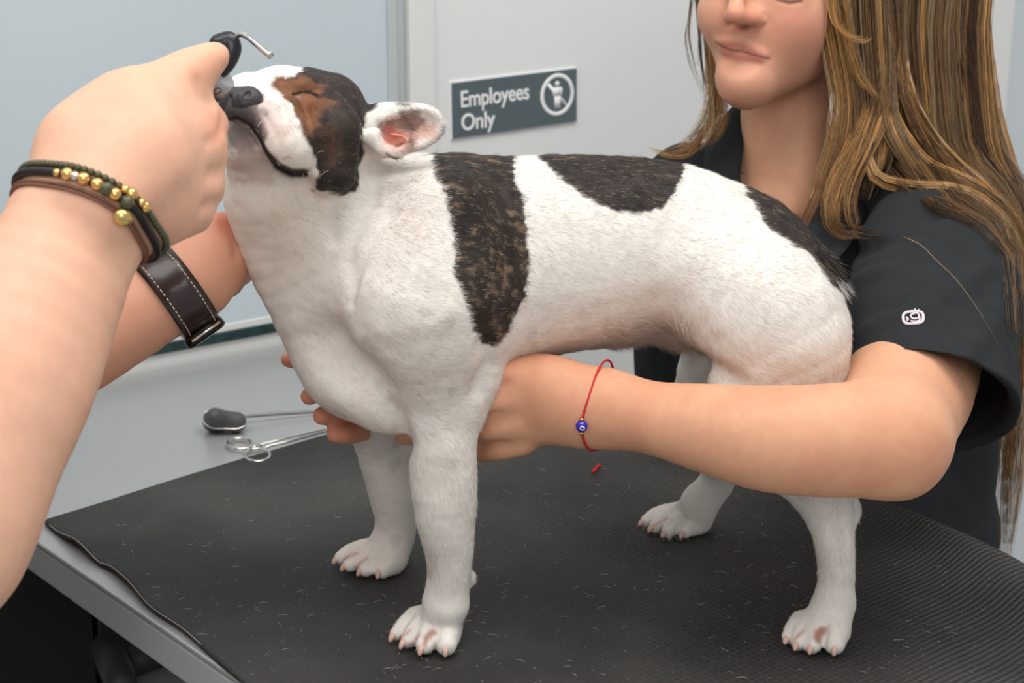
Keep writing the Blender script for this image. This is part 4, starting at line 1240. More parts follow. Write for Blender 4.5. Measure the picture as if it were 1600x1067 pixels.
# collar
def sheet(name, rows, mat_, parent, th=.0025, n=24, label=None):
    """two guide lines swept into a cloth strip with thickness"""
    A = catmull(rows[0], n); B_ = catmull(rows[1], n); m = 8
    w = np.linspace(0, 1, m)[None, :, None]
    g = A[:, None] * (1 - w) + B_[:, None] * w
    nx = np.cross(np.gradient(g, axis=0).reshape(-1, 3), np.gradient(g, axis=1).reshape(-1, 3))
    nx /= np.maximum(1e-9, np.linalg.norm(nx, axis=1))[:, None]; g = g.reshape(-1, 3)
    idx = np.arange(n * m).reshape(n, m); nn = n * m
    Qa = np.stack([idx[:-1, :-1], idx[1:, :-1], idx[1:, 1:], idx[:-1, 1:]], -1).reshape(-1, 4)
    per = np.concatenate([idx[:, 0], idx[-1, 1:], idx[::-1, -1][1:], idx[0, ::-1][1:-1]]); p2 = np.roll(per, -1)
    VV = np.vstack([g + nx * th / 2, g - nx * th / 2])
    return link(name, mesh_np(name, VV, np.concatenate([Qa, Qa[:, ::-1] + nn, np.stack([per, per + nn, p2 + nn, p2], 1)])), mat_, parent, label)
sheet('collar', [[P(1330, 175, 1.66), P(1296, 200, 1.60), P(1300, 262, 1.53), P(1268, 345, 1.44), P(1246, 392, 1.415)],
                 [P(1350, 215, 1.665), P(1345, 250, 1.60), P(1355, 310, 1.50), P(1330, 380, 1.40), P(1290, 425, 1.385)]], m_shirt, shirt, .003)
sheet('collar', [[P(1200, 140, 1.65), P(1162, 150, 1.59), P(1161, 220, 1.545), P(1160, 300, 1.49), P(1215, 385, 1.43)],
                 [P(1180, 190, 1.665), P(1118, 198, 1.60), P(1100, 262, 1.54), P(1118, 335, 1.47), P(1180, 415, 1.42)]], m_shirt, shirt, .003)
sheet('sleeve_hem', [[p for p in [hem + 0 * ha]] * 2, [hem + 0 * ha] * 2], m_shirt, shirt) if False else None
# necklace
tube('necklace', catmull([W.hit(a, b)[0] + np.array([0, -.001, 0]) for a, b in ((1158, 268), (1190, 330), (1225, 366), (1246, 352), (1262, 320), (1278, 280))], 40), .0006, mat('gold_chain', srgb(214, 170, 110), .25, metal=1), woman, 6)
# embroidered mark on the sleeve
m_emb = mat('white_embroidery', srgb(225, 215, 220), .8, bump=.5, bscale=2500)
def on_sleeve(pts, off=.0012):
    out = []
    for a_, b_ in pts:
        d_ = Vector(P(a_, b_, 2.0) - CAM).normalized(); loc, n_, i_, t_ = shirt_bvh.ray_cast(Vector(CAM), d_)
        if n_.dot(d_) > 0: n_ = -n_
        out.append(np.array(loc) + np.array(n_) * off * .4)
    return np.array(out)
def rr(cx, cy, w, h, n=40, e=3.2, ang=-4):
    out = []
    for t in np.linspace(0, 2 * math.pi, n, endpoint=False):
        c_, s_2 = math.cos(t), math.sin(t)
        x = w * math.copysign(abs(c_) ** (2 / e), c_); y = h * math.copysign(abs(s_2) ** (2 / e), s_2)
        a = math.radians(ang); out.append((cx + x * math.cos(a) - y * math.sin(a), cy + x * math.sin(a) + y * math.cos(a)))
    return out
pp = []
pp.append(tube_np(on_sleeve(rr(1427, 497, 15.5, 9.5)), .0011, 6, True))
pp.append(tube_np(catmull(on_sleeve([(1424, 489), (1433, 490), (1436, 494), (1433, 498), (1426, 498), (1423, 493), (1430, 490)]), 24), .0007, 5))
pp.append(tube_np(catmull(on_sleeve([(1436, 494), (1437, 501), (1430, 503), (1423, 502)]), 12), .0007, 5))
pp.append(tube_np(catmull(on_sleeve([(1416, 496), (1419, 499), (1417, 502)]), 8), .0008, 5))
for a in ((1427, 488, 1430, 483), (1431, 488, 1436, 484), (1424, 488, 1425, 485)):
    pp.append(tube_np(catmull(on_sleeve([(a[0], a[1]), (a[2], a[3])]), 4), .0006, 5))
Ve, fe = merge(pp)
link('sleeve_emblem', mesh_np('sleeve_emblem', Ve, fe), m_emb, shirt, 'small white embroidered round-cornered emblem')
# trousers and shoes
TR = Field()
hx, hy = .305, 1.665
TR.wchain([((hx - .05, hy, 1.0), .125), ((hx + .05, hy + .0, 1.0), .125)], .05, sq=((.777, .63, 0), .85))
TR.wchain([((hx - .07, hy + .04, .92), .10), ((hx - .085, hy + .06, .50), .072), ((hx - .09, hy + .07, .09), .060)], .04)
TR.wchain([((hx + .08, hy - .04, .92), .10), ((hx + .10, hy - .03, .50), .072), ((hx + .11, hy - .02, .09), .060)], .04)
V, Q = TR.mesh(.006, 2)
link('trousers', mesh_np('trousers', V, Q), m_shirt, woman)
for dx, dy in ((-.09, .07), (.11, -.02)):
    SH = Field(); b0 = np.array([hx + dx, hy + dy, .045])
    SH.wchain([(b0 + np.array([.03, .02, 0]), .042), (b0 - np.array([.10, .08, .012]), .032)], .01)
    SH.wchain([(b0 + np.array([0.005, 0.005, .03]), .040), (b0 + np.array([0.005, 0.005, .07]), .042)], .02)
    V, Q = SH.mesh(.004, 2); V[:, 2] = np.maximum(V[:, 2], .0)
    link('shoe', mesh_np('shoe', V, Q), m_black, woman)

# cord bracelet
m_red = mat('red_cord', srgb(190, 30, 35), .6)
wc, wd_ = wrap(W, P(930, 638, 1.103), P(955, 640, 1.098) - P(905, 636, 1.107), 90, .0010)
xx, yy = proj(wc)
# the cord stands off the skin a little at the top
topw = sstep(-.2, 1, wd_[:, 2]) * sstep(-.6, .6, wd_[:, 1]) * .004
wc = wc + np.array([0, 0, 1.]) * topw[:, None] + nrm(P(990, 640, 1.1) - P(930, 638, 1.1)) * (sstep(-.3, .9, wd_[:, 2]) * .006)[:, None]
brc = empty_c = bpy.data.objects.new('bracelet', None)
bpy.data.objects.remove(brc)
cord = tube('cord_bracelet', wc, .0008, m_red, woman, 6, True, 'thin red cord bracelet with one blue bead')
xx, yy = proj(wc); fr_ = wc[:, 1] < 1.10
k_ = int(np.argmin(np.hypot(xx - 926, yy - 664) + (~fr_) * 999))
bp = wc[k_] + np.array([0, -.0025, 0])
Vb, fb = sphere_np(bp, .0040, 18, 12)
link('bead', mesh_np('bead', Vb, fb), mat('cobalt_glass', srgb(40, 25, 165), .12, spec=.8, noise=.3, nscale=500), cord, 'cobalt blue glass bead')
pp = []
for t in (-1, 1):
    pp.append(tube_np([bp + np.array([0, 0, .0042 * t]), bp + np.array([0, 0, .0056 * t])], .0017, 10))
Vb, fb = merge(pp); link('spacer', mesh_np('spacer', Vb, fb), mat('gold_spacer', srgb(225, 180, 110), .2, metal=1), cord, 'tiny gold spacers')
rg = [bp + np.array([.0003 + .0014 * math.cos(t), -.0040, -.0002 + .0012 * math.sin(t)]) for t in np.linspace(0, 2 * math.pi, 16, endpoint=False)]
tube('bead_eye', rg, .0003, m_white, cord, 5, True, 'small white ring on the bead')

# hair: dark under-mass and many strands laid along locks
HB = Field()
HB.chain([(1250, -118, 1.60, 160), (1282, -120, 1.65, 160)], .03)
HB.chain([(1395, -70, 1.64, 105), (1420, 90, 1.62, 95), (1438, 220, 1.585, 84)], .04)
HB.chain([(1438, 220, 1.585, 78), (1490, 280, 1.56, 48), (1562, 350, 1.55, 24), (1582, 480, 1.55, 14)], .03)
HB.chain([(1330, -60, 1.60, 50), (1335, 60, 1.59, 38), (1352, 180, 1.55, 40), (1345, 240, 1.53, 20)], .03)
HB.chain([(1150, -80, 1.62, 40), (1130, -20, 1.64, 10)], .02)
# keep the face clear
HB.chain([(1186, -70, 1.452, 92), (1188, 30, 1.44, 92), (1190, 120, 1.42, 84)], .01, 's')
HB.chain([(1232, 60, 1.56, 70), (1225, 240, 1.53, 66)], .01, 's')
V, Q = HB.mesh(.0035, 3)
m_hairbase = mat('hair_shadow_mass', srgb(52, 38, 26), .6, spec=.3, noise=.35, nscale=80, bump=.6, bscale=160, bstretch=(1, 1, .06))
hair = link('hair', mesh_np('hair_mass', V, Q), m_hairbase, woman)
dk_, md_, gd_, as_, lt_ = lin(58, 42, 28), lin(128, 92, 56), lin(196, 146, 84), lin(146, 124, 96), lin(226, 194, 146)
hr = np.random.default_rng(12)
HV, HF, HC = [], [], []
hoff = 0
bodyshirt = Field(); bodyshirt.ops = [o for o in S_.ops] 
def lock(pts, w, n, pal, wts, rad=.00030, wav=.0016, front=True, tip=.25, seg=20, stag=.3):
    global hoff
    g = catmull([(p[0], p[1], p[2]) for p in pts], seg)
    if front:
        h = bodyshirt.hit(g[:, 0], g[:, 1]); okh = np.abs(bodyshirt.eval(h)) < .003
        lim = np.where(okh, h[:, 1] - .012, 9)
        g[:, 2] = np.minimum(g[:, 2], lim)
        for _ in range(2): g[1:-1, 2] = np.minimum(g[1:-1, 2], (g[:-2, 2] + 2 * g[1:-1, 2] + g[2:, 2]) / 4 + .004)
    W3 = np.array([P(*q) for q in g])
    ws_ = catmull([(a, 0, 0) for a in w], seg)[:, 0] * 1.6 / F
    tg = np.gradient(W3, axis=0); tg /= np.linalg.norm(tg, axis=1)[:, None]
    sd = np.cross(tg, np.array([0, 1., 0])); sd /= np.maximum(1e-6, np.linalg.norm(sd, axis=1))[:, None]
    dp = np.cross(sd, tg)
    for i in range(n):
        if i % 9 == 0:
            a = hr.uniform(0, 2 * math.pi); r = math.sqrt(hr.random()) * 1.05
            co_, cd_ = math.cos(a) * r, math.sin(a) * r * .6
            cph = hr.uniform(0, 6.28); cfq = hr.uniform(.5, 1.6); cam_ = wav * hr.uniform(.5, 2.0)
            ccol = pal[hr.choice(len(pal), p=wts)] * hr.uniform(.75, 1.15); cs0 = hr.uniform(0, stag); cs1 = hr.uniform(.72, 1.0)
        o = co_ + hr.normal(0, .20); d = cd_ + hr.normal(0, .18)
        ph = cph + hr.normal(0, .5); fq = cfq; am = cam_
        tt = np.linspace(0, 1, seg)
        wv = am * np.sin(ph + tt * 6.28 * fq)[:, None]
        pts3 = W3 + sd * (ws_ * o)[:, None] + dp * (ws_ * d)[:, None] + sd * wv + dp * (am * .6 * np.cos(ph * 1.7 + tt * 5 * fq))[:, None]
        if front: pts3 = pts3 + np.array([0, 0, 0])
        s0 = min(.6, max(0, cs0 + hr.normal(0, .03)))
        s1 = min(1.0, max(.5, cs1 + hr.normal(0, .05)))
        q = pts3[int(s0 * seg): max(int(s1 * seg), int(s0 * seg) + 5)]
        m = len(q)
        rr_ = rad * hr.uniform(.6, 1.3) * np.linspace(1, tip, m)
        Vt, fl = tube_np(q, rr_, 3)
        c0 = ccol * hr.uniform(.8, 1.2) if hr.random() < .8 else pal[hr.choice(len(pal), p=wts)]
        HV.append(Vt); HC.append(np.tile(c0, (len(Vt), 1))); HF.append([f + hoff for f in fl]); hoff += len(Vt)
B5 = [dk_, md_, gd_, as_, lt_]
for i in range(14):   # crown, from the parting down both sides
    sgn_ = 1 if i < 8 else -1
    yy0 = 1.53 + (i % 8) * .022
    if sgn_ > 0: lock([(1215, -266, yy0 + .02), (1290, -262, yy0 + .01), (1360, -200, yy0), (1392, -110, yy0), (1405, -20, yy0), (1412, 60, yy0 - .01)], [5, 10, 12, 13, 13, 9], 70, B5, [.35, .4, .05, .2, 0], front=False, stag=.05)
    else: lock([(1215, -266, yy0 + .02), (1150, -235, yy0 + .02), (1104, -170, yy0 + .03), (1088, -100, yy0 + .035), (1090, -20, yy0 + .05), (1100, 50, yy0 + .06)], [5, 9, 11, 8, 5, 3], 50, B5, [.3, .45, .1, .15, 0], front=False, stag=.05)
# back curtain
for i in range(11):
    x = 1345 + i * 18
    x2 = 1370 + i * 15 + hr.uniform(-8, 8)
    lock([(1240 + i * 8, -262, 1.60), (1290 + i * 15, -215, 1.60), (x, -110, 1.58), (x + 6, 0, 1.56), ((x + x2) / 2 + 8, 110, 1.545), (x2 + 4, 210, 1.52), (x2 + 45 + i * 3, 300, 1.48), (1555 + i * 5, 380, 1.46), (1580 + i * 3, 520, 1.47)], [8, 12, 13, 15, 16, 15, 12, 9, 5], 130, B5, [.42, .36, .02, .2, .0], front=True)
for i in range(7):
    x = 1400 + i * 22
    lock([(1235 + i * 10, -258, 1.58), (1310 + i * 17, -200, 1.57), (x, -80, 1.55), (x + 4, 50, 1.53), (x + 10, 140, 1.52), (x + 26, 240, 1.50), (1530 + i * 10, 310, 1.48), (1574 + i * 5, 420, 1.475)], [8, 12, 16, 16, 16, 14, 10, 7], 90, B5, [.34, .38, .04, .24, .0])
# right border, hanging past the shoulder to the waist
for i in range(6):
    lock([(1535 - i * 9, -80, 1.60), (1540 - i * 8, 60, 1.59), (1552 - i * 8, 180, 1.57), (1585 - i * 5, 300, 1.52), (1604 - i * 3, 400, 1.50), (1600 - i * 4, 520, 1.50), (1592 - i * 4, 660, 1.50), (1585 - i * 4, 780, 1.50), (1572 - i * 1, 880, 1.50)],
         [10, 11, 12, 12, 13, 13, 12, 10, 5], 110, B5, [.12, .42, .22, .2, .04], seg=26, front=False)
# face-framing golden lock
for dx, pal_w in ((0, [.04, .3, .5, .06, .1]), (12, [.1, .4, .4, .05, .05]), (24, [.2, .5, .2, .08, .02])):
    lock([(1225 + dx, -262, 1.56), (1252 + dx, -215, 1.51), (1272 + dx, -110, 1.495), (1284 + dx, 0, 1.485), (1300 + dx, 90, 1.48), (1312 + dx * .8, 160, 1.47), (1302 + dx, 230, 1.455), (1280 + dx * .8, 290, 1.44), (1258 + dx * .6, 345, 1.43)], [6, 8, 10, 13, 14, 14, 16, 13, 4], 150, B5, pal_w)
lock([(1284, -160, 1.49), (1290, -70, 1.475), (1300, 20, 1.465), (1318, 50, 1.46), (1345, 62, 1.46), (1362, 56, 1.46)], [4, 5, 5, 4, 3, 1.5], 60, B5, [0, .15, .6, .05, .2], front=False)
lock([(1300, -190, 1.51), (1310, -60, 1.49), (1325, 60, 1.48), (1340, 120, 1.475), (1365, 150, 1.47), (1375, 175, 1.47)], [6, 8, 9, 8, 6, 2], 70, B5, [.1, .35, .45, .05, .05])
for i in range(4):
    lock([(1230 + i * 10, -262, 1.56), (1290 + i * 14, -200, 1.53), (1325 + i * 14, -80, 1.515), (1338 + i * 14, 60, 1.50), (1352 + i * 10, 150, 1.485), (1362 + i * 6, 220, 1.47), (1350 + i * 8, 260, 1.45), (1335 + i * 8, 310, 1.43)], [8, 10, 12, 14, 13, 12, 11, 5], 100, B5, [.40, .36, .08, .16, .0])
# curls onto the collar
lock([(1372, 60, 1.52), (1366, 130, 1.505), (1352, 190, 1.47), (1335, 235, 1.45), (1308, 290, 1.42), (1300, 330, 1.40), (1312, 358, 1.395), (1352, 366, 1.395)], [4, 7, 10, 13, 13, 12, 9, 3], 170, B5, [.06, .38, .4, .08, .08])
lock([(1395, 70, 1.52), (1388, 140, 1.505), (1372, 195, 1.47), (1352, 240, 1.45), (1330, 290, 1.42), (1328, 335, 1.40), (1345, 360, 1.395), (1380, 368, 1.395)], [4, 6, 8, 10, 10, 9, 7, 2], 110, B5, [.12, .4, .34, .1, .04])
# sweeping golden streaks over the shoulder
lock([(1372, 90, 1.53), (1362, 160, 1.49), (1352, 210, 1.465), (1356, 250, 1.45), (1375, 280, 1.43), (1430, 292, 1.42), (1500, 300, 1.42), (1555, 335, 1.43), (1592, 395, 1.45), (1600, 480, 1.46)], [3, 4, 5, 6, 7, 8, 8, 8, 9, 6], 210, B5, [0, .14, .42, .08, .36])
lock([(1385, 40, 1.53), (1386, 120, 1.51), (1390, 175, 1.485), (1405, 215, 1.46), (1440, 262, 1.45), (1500, 290, 1.44), (1560, 330, 1.44), (1600, 400, 1.46), (1612, 500, 1.47)], [4, 8, 11, 13, 14, 13, 13, 12, 8], 280, B5, [.05, .34, .4, .11, .1])
lock([(1405, 20, 1.54), (1410, 100, 1.52), (1422, 155, 1.50), (1448, 210, 1.49), (1490, 262, 1.475), (1545, 310, 1.46), (1590, 370, 1.46), (1620, 460, 1.47)], [4, 8, 11, 13, 14, 12, 12, 8], 200, B5, [.14, .42, .26, .14, .04])
# left wisps
lock([(1096, -200, 1.57), (1094, -80, 1.56), (1093, 20, 1.555), (1094, 80, 1.55), (1100, 130, 1.55), (1112, 175, 1.54)], [2, 2, 2, 2, 2.5, 5], 36, B5, [.3, .5, .1, .1, 0], front=False)
lock([(1090, -200, 1.58), (1085, -80, 1.57), (1078, 20, 1.565), (1074, 60, 1.56), (1082, 100, 1.56), (1098, 140, 1.55), (1105, 180, 1.54)], [3, 5, 6, 7, 7, 5, 6], 16, B5, [.2, .4, .1, .3, 0], front=False)
lock([(1104, 20, 1.60), (1110, 90, 1.57), (1118, 150, 1.54), (1108, 195, 1.53), (1078, 225, 1.52), (1040, 238, 1.52)], [3, 6, 13, 15, 12, 5], 190, B5, [.04, .28, .34, .1, .24])
lock([(1112, 40, 1.60), (1118, 120, 1.56), (1124, 170, 1.53), (1116, 205, 1.52), (1095, 235, 1.51)], [3, 7, 13, 12, 5], 110, B5, [.04, .3, .36, .1, .2])
lock([(1098, 210, 1.52), (1075, 238, 1.51), (1040, 240, 1.51), (1002, 226, 1.52)], [4, 5, 5, 3], 26, B5, [0, .1, .3, .1, .5])
# stray hairs
for s in ([(1360, 364, 1.39), (1410, 372, 1.385), (1460, 400, 1.37), (1500, 440, 1.35), (1560, 545, 1.28)],          [(1530, 10, 1.56), (1560, 12, 1.56), (1595, 22, 1.56)], [(1420, 310, 1.40), (1500, 330, 1.39), (1570, 345, 1.40)]):
    lock(s, [1] * len(s), 2, B5, [0, .2, .3, .2, .3], rad=.00022, front=True)
allF4 = np.concatenate([f[0] for f in HF]); allF3 = np.concatenate([x for f in HF for x in f[1:]])
m_hair = mat('hair_strands', rough=.38, spec=.45, attr='Col')
link('hair_strands', mesh_np('hair_strands', np.vstack(HV), [allF4, allF3], cols=np.vstack(HC)), m_hair, hair)['kind'] = 'stuff'
# ------------------------------------------------------------------ the man whose arms reach in from the left
M = Field()
# right arm (near the camera)
def q3(px, py, t): # picture position at axis depth t
    u = (px - 800) / F; v = -(py - 533.5) / F
    return CAM + t * np.array([u, cp + v * sp, -sp + v * cp])
def ch(nodes, k=.01, kin=None, sq=None, op='u', fld=None):
    (fld or M).wchain([(q3(a, b, t), r * t / F) for a, b, t, r in nodes], k, op, sq, kin)
ch([(126, 345, .92, 100), (60, 480, .90, 126), (-20, 640, .875, 146), (-125, 830, .85, 150)], .012)
ch([(-125, 830, .85, 150), (-380, 640, .98, 140), (-560, 430, 1.08, 120)], .03)      # upper arm up to the shoulder
ch([(126, 345, .92, 100), (182, 262, .935, 96), (240, 225, .945, 88)], .012)
ch([(180, 262, .935, 96), (220, 298, .94, 88)], .014)
ch([(240, 235, .945, 90), (285, 225, .955, 62)], .014)
ch([(225, 300, .945, 84), (282, 300, .955, 50)], .014)
ch([(122, 222, .935, 46), (190, 172, .945, 46)], .03)
# index finger and thumb on top, along the instrument head
ch([(225, 175, .945, 62), (285, 118, .955, 40), (325, 92, .965, 27), (338, 88, .968, 23)], .012)
ch([(235, 185, .955, 50), (290, 140, .965, 34), (318, 118, .975, 22)], .012)
# curled fingers: knuckles at the right edge, folding back behind the palm
ch([(270, 205, .952, 44), (312, 182, .962, 27), (332, 190, .972, 25), (330, 200, 1.0, 22), (300, 215, 1.01, 20)], .010)
ch([(270, 250, .952, 46), (320, 240, .965, 31), (326, 248, .99, 27), (295, 262, 1.01, 22)], .010)
ch([(268, 295, .950, 46), (316, 292, .965, 31), (320, 300, .99, 27), (285, 310, 1.01, 22)], .010)
ch([(255, 335, .948, 42), (298, 336, .962, 29), (300, 342, .985, 24), (265, 345, 1.0, 20)], .010)
def mcr(pts, r, k, n=12, d=-.0003): M.wchain(crease(pts, r, k, n, M, d), k, 's')
mcr([(352, 182), (343, 212), (326, 222)], 2.0, .006)
mcr([(310, 128), (318, 150), (332, 160)], 3.0, .006)
mcr([(348, 268), (328, 272)], 1.6, .008, 6)
mcr([(340, 318), (320, 322)], 1.6, .008, 6)
for a_ in ([(225, 180), (170, 235), (130, 285)], [(262, 215), (205, 262), (160, 310)], [(270, 262), (225, 300), (185, 340)]):
    surf_chain(M, [(x, y, 14) for x, y in a_], .02, .93, n=8)
# left arm (further away, with the watch) and the hand under the dog's jaw
ch([(278, 452, 1.15, 59), (180, 505, 1.14, 74), (60, 565, 1.13, 88), (-100, 650, 1.15, 96)], .012)
ch([(-100, 650, 1.15, 96), (-330, 560, 1.27, 105), (-480, 430, 1.36, 100)], .014)
ch([(278, 452, 1.15, 59), (318, 415, 1.155, 54), (335, 378, 1.16, 44)], .012)
ch([(318, 428, 1.155, 46), (345, 410, 1.165, 38)], .02)
ch([(335, 385, 1.16, 34), (350, 358, 1.165, 24), (362, 346, 1.175, 17), (378, 352, 1.19, 15)], .007)
ch([(350, 390, 1.165, 30), (368, 392, 1.185, 20), (392, 384, 1.225, 16), (410, 372, 1.25, 14)], .007)
ch([(350, 410, 1.168, 28), (364, 415, 1.19, 20), (392, 405, 1.23, 16), (412, 395, 1.25, 14)], .007)
ch([(345, 432, 1.168, 26), (356, 438, 1.19, 19), (380, 430, 1.225, 15)], .007)
ch([(330, 448, 1.165, 24), (342, 455, 1.18, 16), (360, 450, 1.205, 13)], .007)
mcr([(352, 350), (366, 372), (370, 400)], 2.4, .006)
# shoulders, neck, head (out of the frame)
tx, ty = -.585, 1.13
M.wchain([((tx, ty - .14, TZ + .36), .065), ((tx, ty + .16, TZ + .38), .065)], .05)
M.wchain([((tx, ty - .06, TZ + .26), .10), ((tx, ty + .08, TZ + .26), .10)], .05)
M.wchain([((tx, ty, TZ + .38), .062), ((tx + .02, ty, TZ + .52), .058)], .03)
M.wchain([((tx + .02, ty, TZ + .63), .090), ((tx + .045, ty, TZ + .57), .068)], .03)
M.wchain([((tx + .065, ty, TZ + .525), .040)], .03)
M.wchain([((tx + .110, ty, TZ + .62), .010), ((tx + .128, ty, TZ + .585), .014)], .012)
M.wchain([((tx + .115, ty, TZ + .552), .011)], .008)
for s_ in (-1, 1): M.wchain([((tx + .01, ty + s_ * .092, TZ + .61), .014), ((tx + .005, ty + s_ * .095, TZ + .58), .010)], .008)
for s_ in (-1, 1): M.wchain([((tx + .112, ty + s_ * .032, TZ + .615), .012)], .006, 's')
V, Q = M.mesh(.0021, 2)
V = V + vnormals(V, Q) * (fbm(V, 24, 45)[:, None] * .0006)
N = vnormals(V, Q)
px, py = proj(V)
C = skin_cols(V, N, lin(222, 174, 147), lin(218, 160, 134), 5)
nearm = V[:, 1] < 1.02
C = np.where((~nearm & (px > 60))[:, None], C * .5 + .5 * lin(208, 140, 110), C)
C = tint(C, [(335, 190), (345, 215)], 18, lin(232, 150, 120), .5, nearm)
C = tint(C, [(280, 120), (330, 95)], 26, lin(236, 172, 140), .5, nearm)
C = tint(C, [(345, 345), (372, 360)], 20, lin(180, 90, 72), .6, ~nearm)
man = empty('person', (tx, ty, 0), 'person in black at the left edge, bare forearms with bead bracelets and a wristwatch', 'person')
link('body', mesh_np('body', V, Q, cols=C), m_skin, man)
HM = Field(); HM.wchain([((tx - .008, ty, TZ + .645), .097)], .02)
HM.wchain([((tx + .10, ty, TZ + .60), .075)], .01, 's'); HM.wchain([((tx + .05, ty, TZ + .50), .09)], .01, 's')
V, Q = HM.mesh(.004, 2); link('hair', mesh_np('hair', V, Q), m_hairbase, man)
# black clothing
m_scrub = mat('black_work_clothes', srgb(24, 24, 26), .85, spec=.15, noise=.1, nscale=60, bump=.3, bscale=900)
SS = Field()
SS.wchain([((tx, ty - .10, TZ + .30), .105), ((tx, ty + .12, TZ + .30), .105)], .05)
SS.wchain([((tx - .01, ty - .06, TZ + .10), .115), ((tx - .01, ty + .07, TZ + .10), .115)], .06)
SS.wchain([((tx, ty - .08, TZ - .04), .125), ((tx, ty + .08, TZ - .04), .125)], .06)
SS.wchain([((tx, ty - .14, TZ + .35), .078), (q3(-470, 540, 1.035), .074)], .03)
SS.wchain([((tx, ty + .16, TZ + .37), .076), (q3(-400, 500, 1.31), .066)], .03)
SS.wchain([((tx, ty, TZ + .40), .075), ((tx, ty, TZ + .50), .075)], .008, 's')
V, Q = SS.mesh(.0045, 2); V = V + vnormals(V, Q) * fbm(V, 16, 8)[:, None] * .003
link('work_shirt', mesh_np('work_shirt', V, Q), m_scrub, man)
SS = Field()
SS.wchain([((tx + .01, ty - .05, TZ - .05), .13), ((tx + .01, ty + .05, TZ - .05), .13)], .05)
for s_ in (-1, 1):
    SS.wchain([((tx + .07, ty + s_ * .085, TZ - .14), .092), ((tx + .10, ty + s_ * .085, .55), .072), ((tx + .08, ty + s_ * .09, .09), .058)], .04)
V, Q = SS.mesh(.006, 2); link('trousers', mesh_np('trousers', V, Q), m_scrub, man)
for s_ in (-1, 1):
    SH = Field(); b0 = np.array([tx + .08, ty + s_ * .09, .045])
    SH.wchain([(b0 - np.array([.04, 0, 0]), .042), (b0 + np.array([.14, 0, -.012]), .034)], .01)
    SH.wchain([(b0 + np.array([0, 0, .03]), .040), (b0 + np.array([0, 0, .07]), .042)], .02)
    V, Q = SH.mesh(.004, 2); V[:, 2] = np.maximum(V[:, 2], 0)
    link('shoe', mesh_np('shoe', V, Q), m_black, man)

# bracelets on the near wrist
m_leather = mat('black_leather_cord', srgb(26, 24, 22), .4, spec=.5)
m_brown = mat('brown_leather_cord', srgb(120, 78, 62), .5)
m_gold = mat('gold_bead', srgb(236, 190, 120), .22, metal=1)
m_olive = mat('olive_bead', srgb(74, 74, 48), .3, spec=.6, noise=.3, nscale=300)
wa = nrm(q3(180, 262, .935) - q3(60, 480, .90))
wcen = q3(126, 345, .92)
def ring(shift, off, n=120):
    c = wcen + wa * shift
    p, d = wrap(M, c, wa, n, off); return p, d
r1, _ = ring(.004, .0022)
b1 = tube('bracelet', r1, .0023, m_leather, man, 8, True, 'thick black leather cord bracelet')
r2_, _ = ring(.0095, .0018, 76)
pp = [sphere_np(p, .0021, 10, 8) for p in r2_]
Vb, fb = merge(pp)
o = link('bracelet', mesh_np('bracelet', Vb, fb), m_olive, man, 'string of small dark olive beads')
r3, _ = ring(-.0035, .0010)
b3 = tube('bracelet', r3, .0009, m_brown, man, 6, True, 'thin brown leather cord bracelet')
r4, _ = ring(-.0015, .0012)
b4 = tube('bracelet', r4, .0010, m_brown, man, 6, True, 'second thin brown leather cord')
def bead(ringpts_, par, x, y, r, m, squash=None, lab=None, out=.0012):
    xx, yy = proj(ringpts_); vis = ringpts_[:, 1] < wcen[1]
    k = int(np.argmin(np.hypot(xx - x, yy - y) + (~vis) * 999)); p = ringpts_[k] + nrm(CAM - ringpts_[k]) * out
    tgv = ringpts_[(k + 1) % len(ringpts_)] - ringpts_[k - 1]
    Vb, fb = sphere_np(p, r, 16, 12, squash, tgv)
    link('bead', mesh_np('bead', Vb, fb), m, par, lab)
for x, y, r, m, lab in ((88, 262, .0022, m_gold, 'small gold bead'), (103, 268, .0034, m_gold, 'faceted gold bead'), (118, 272, .0024, mat('silver_bead', srgb(225, 220, 215), .15, metal=1), 'small silver bead'), (134, 281, .0034, m_gold, 'faceted gold bead'),
                        (148, 291, .0034, m_gold, 'faceted gold bead'), (164, 302, .0036, m_olive, 'dark green bead'), (176, 314, .0034, m_gold, 'faceted gold bead'), (188, 325, .0038, m_olive, 'dark green bead')):
    bead(r1, b1, x, y, r, m, None, lab, .002)
for x, y, r in ((186, 308, .0026), (197, 318, .0034), (205, 328, .0026), (212, 337, .0032)):
    bead(r2_, o, x, y, r, m_gold, None, 'gold bead', .0018)
bead(r3, b3, 183, 352, .0046, mat('brass_bead', srgb(214, 186, 120), .3, metal=1), (1, 1, 1.15), 'large brass bead', .002)

# wristwatch on the far wrist: leather strap with stitching and a dark case at the lower side
m_strap = mat('dark_brown_strap', srgb(44, 28, 27), .32, spec=.5, noise=.12, nscale=60, coat=.3)
m_stitch = mat('cream_stitching', srgb(214, 196, 168), .7)
ax2 = nrm(q3(318, 415, 1.155) - q3(215, 487, 1.143)); c2_ = q3(272, 455, 1.15)
hw = .0132
rows = []
for w_ in np.linspace(-1, 1, 9):
    p, d = wrap(M, c2_ + ax2 * hw * w_, ax2, 96, .0)
    rows.append((p, d))
def strap_surface(offc):
    return np.stack([p + d * (offc - .0012 * abs(w_) ** 4) for (p, d), w_ in zip(rows, np.linspace(-1, 1, 9))], 1)
So = strap_surface(.0042); Si = strap_surface(.0004)
n_, m_ = So.shape[:2]
idx = np.arange(n_ * m_).reshape(n_, m_); i2 = np.roll(idx, -1, 0); nn = n_ * m_
Qa = np.stack([idx[:, :-1], i2[:, :-1], i2[:, 1:], idx[:, 1:]], -1).reshape(-1, 4)
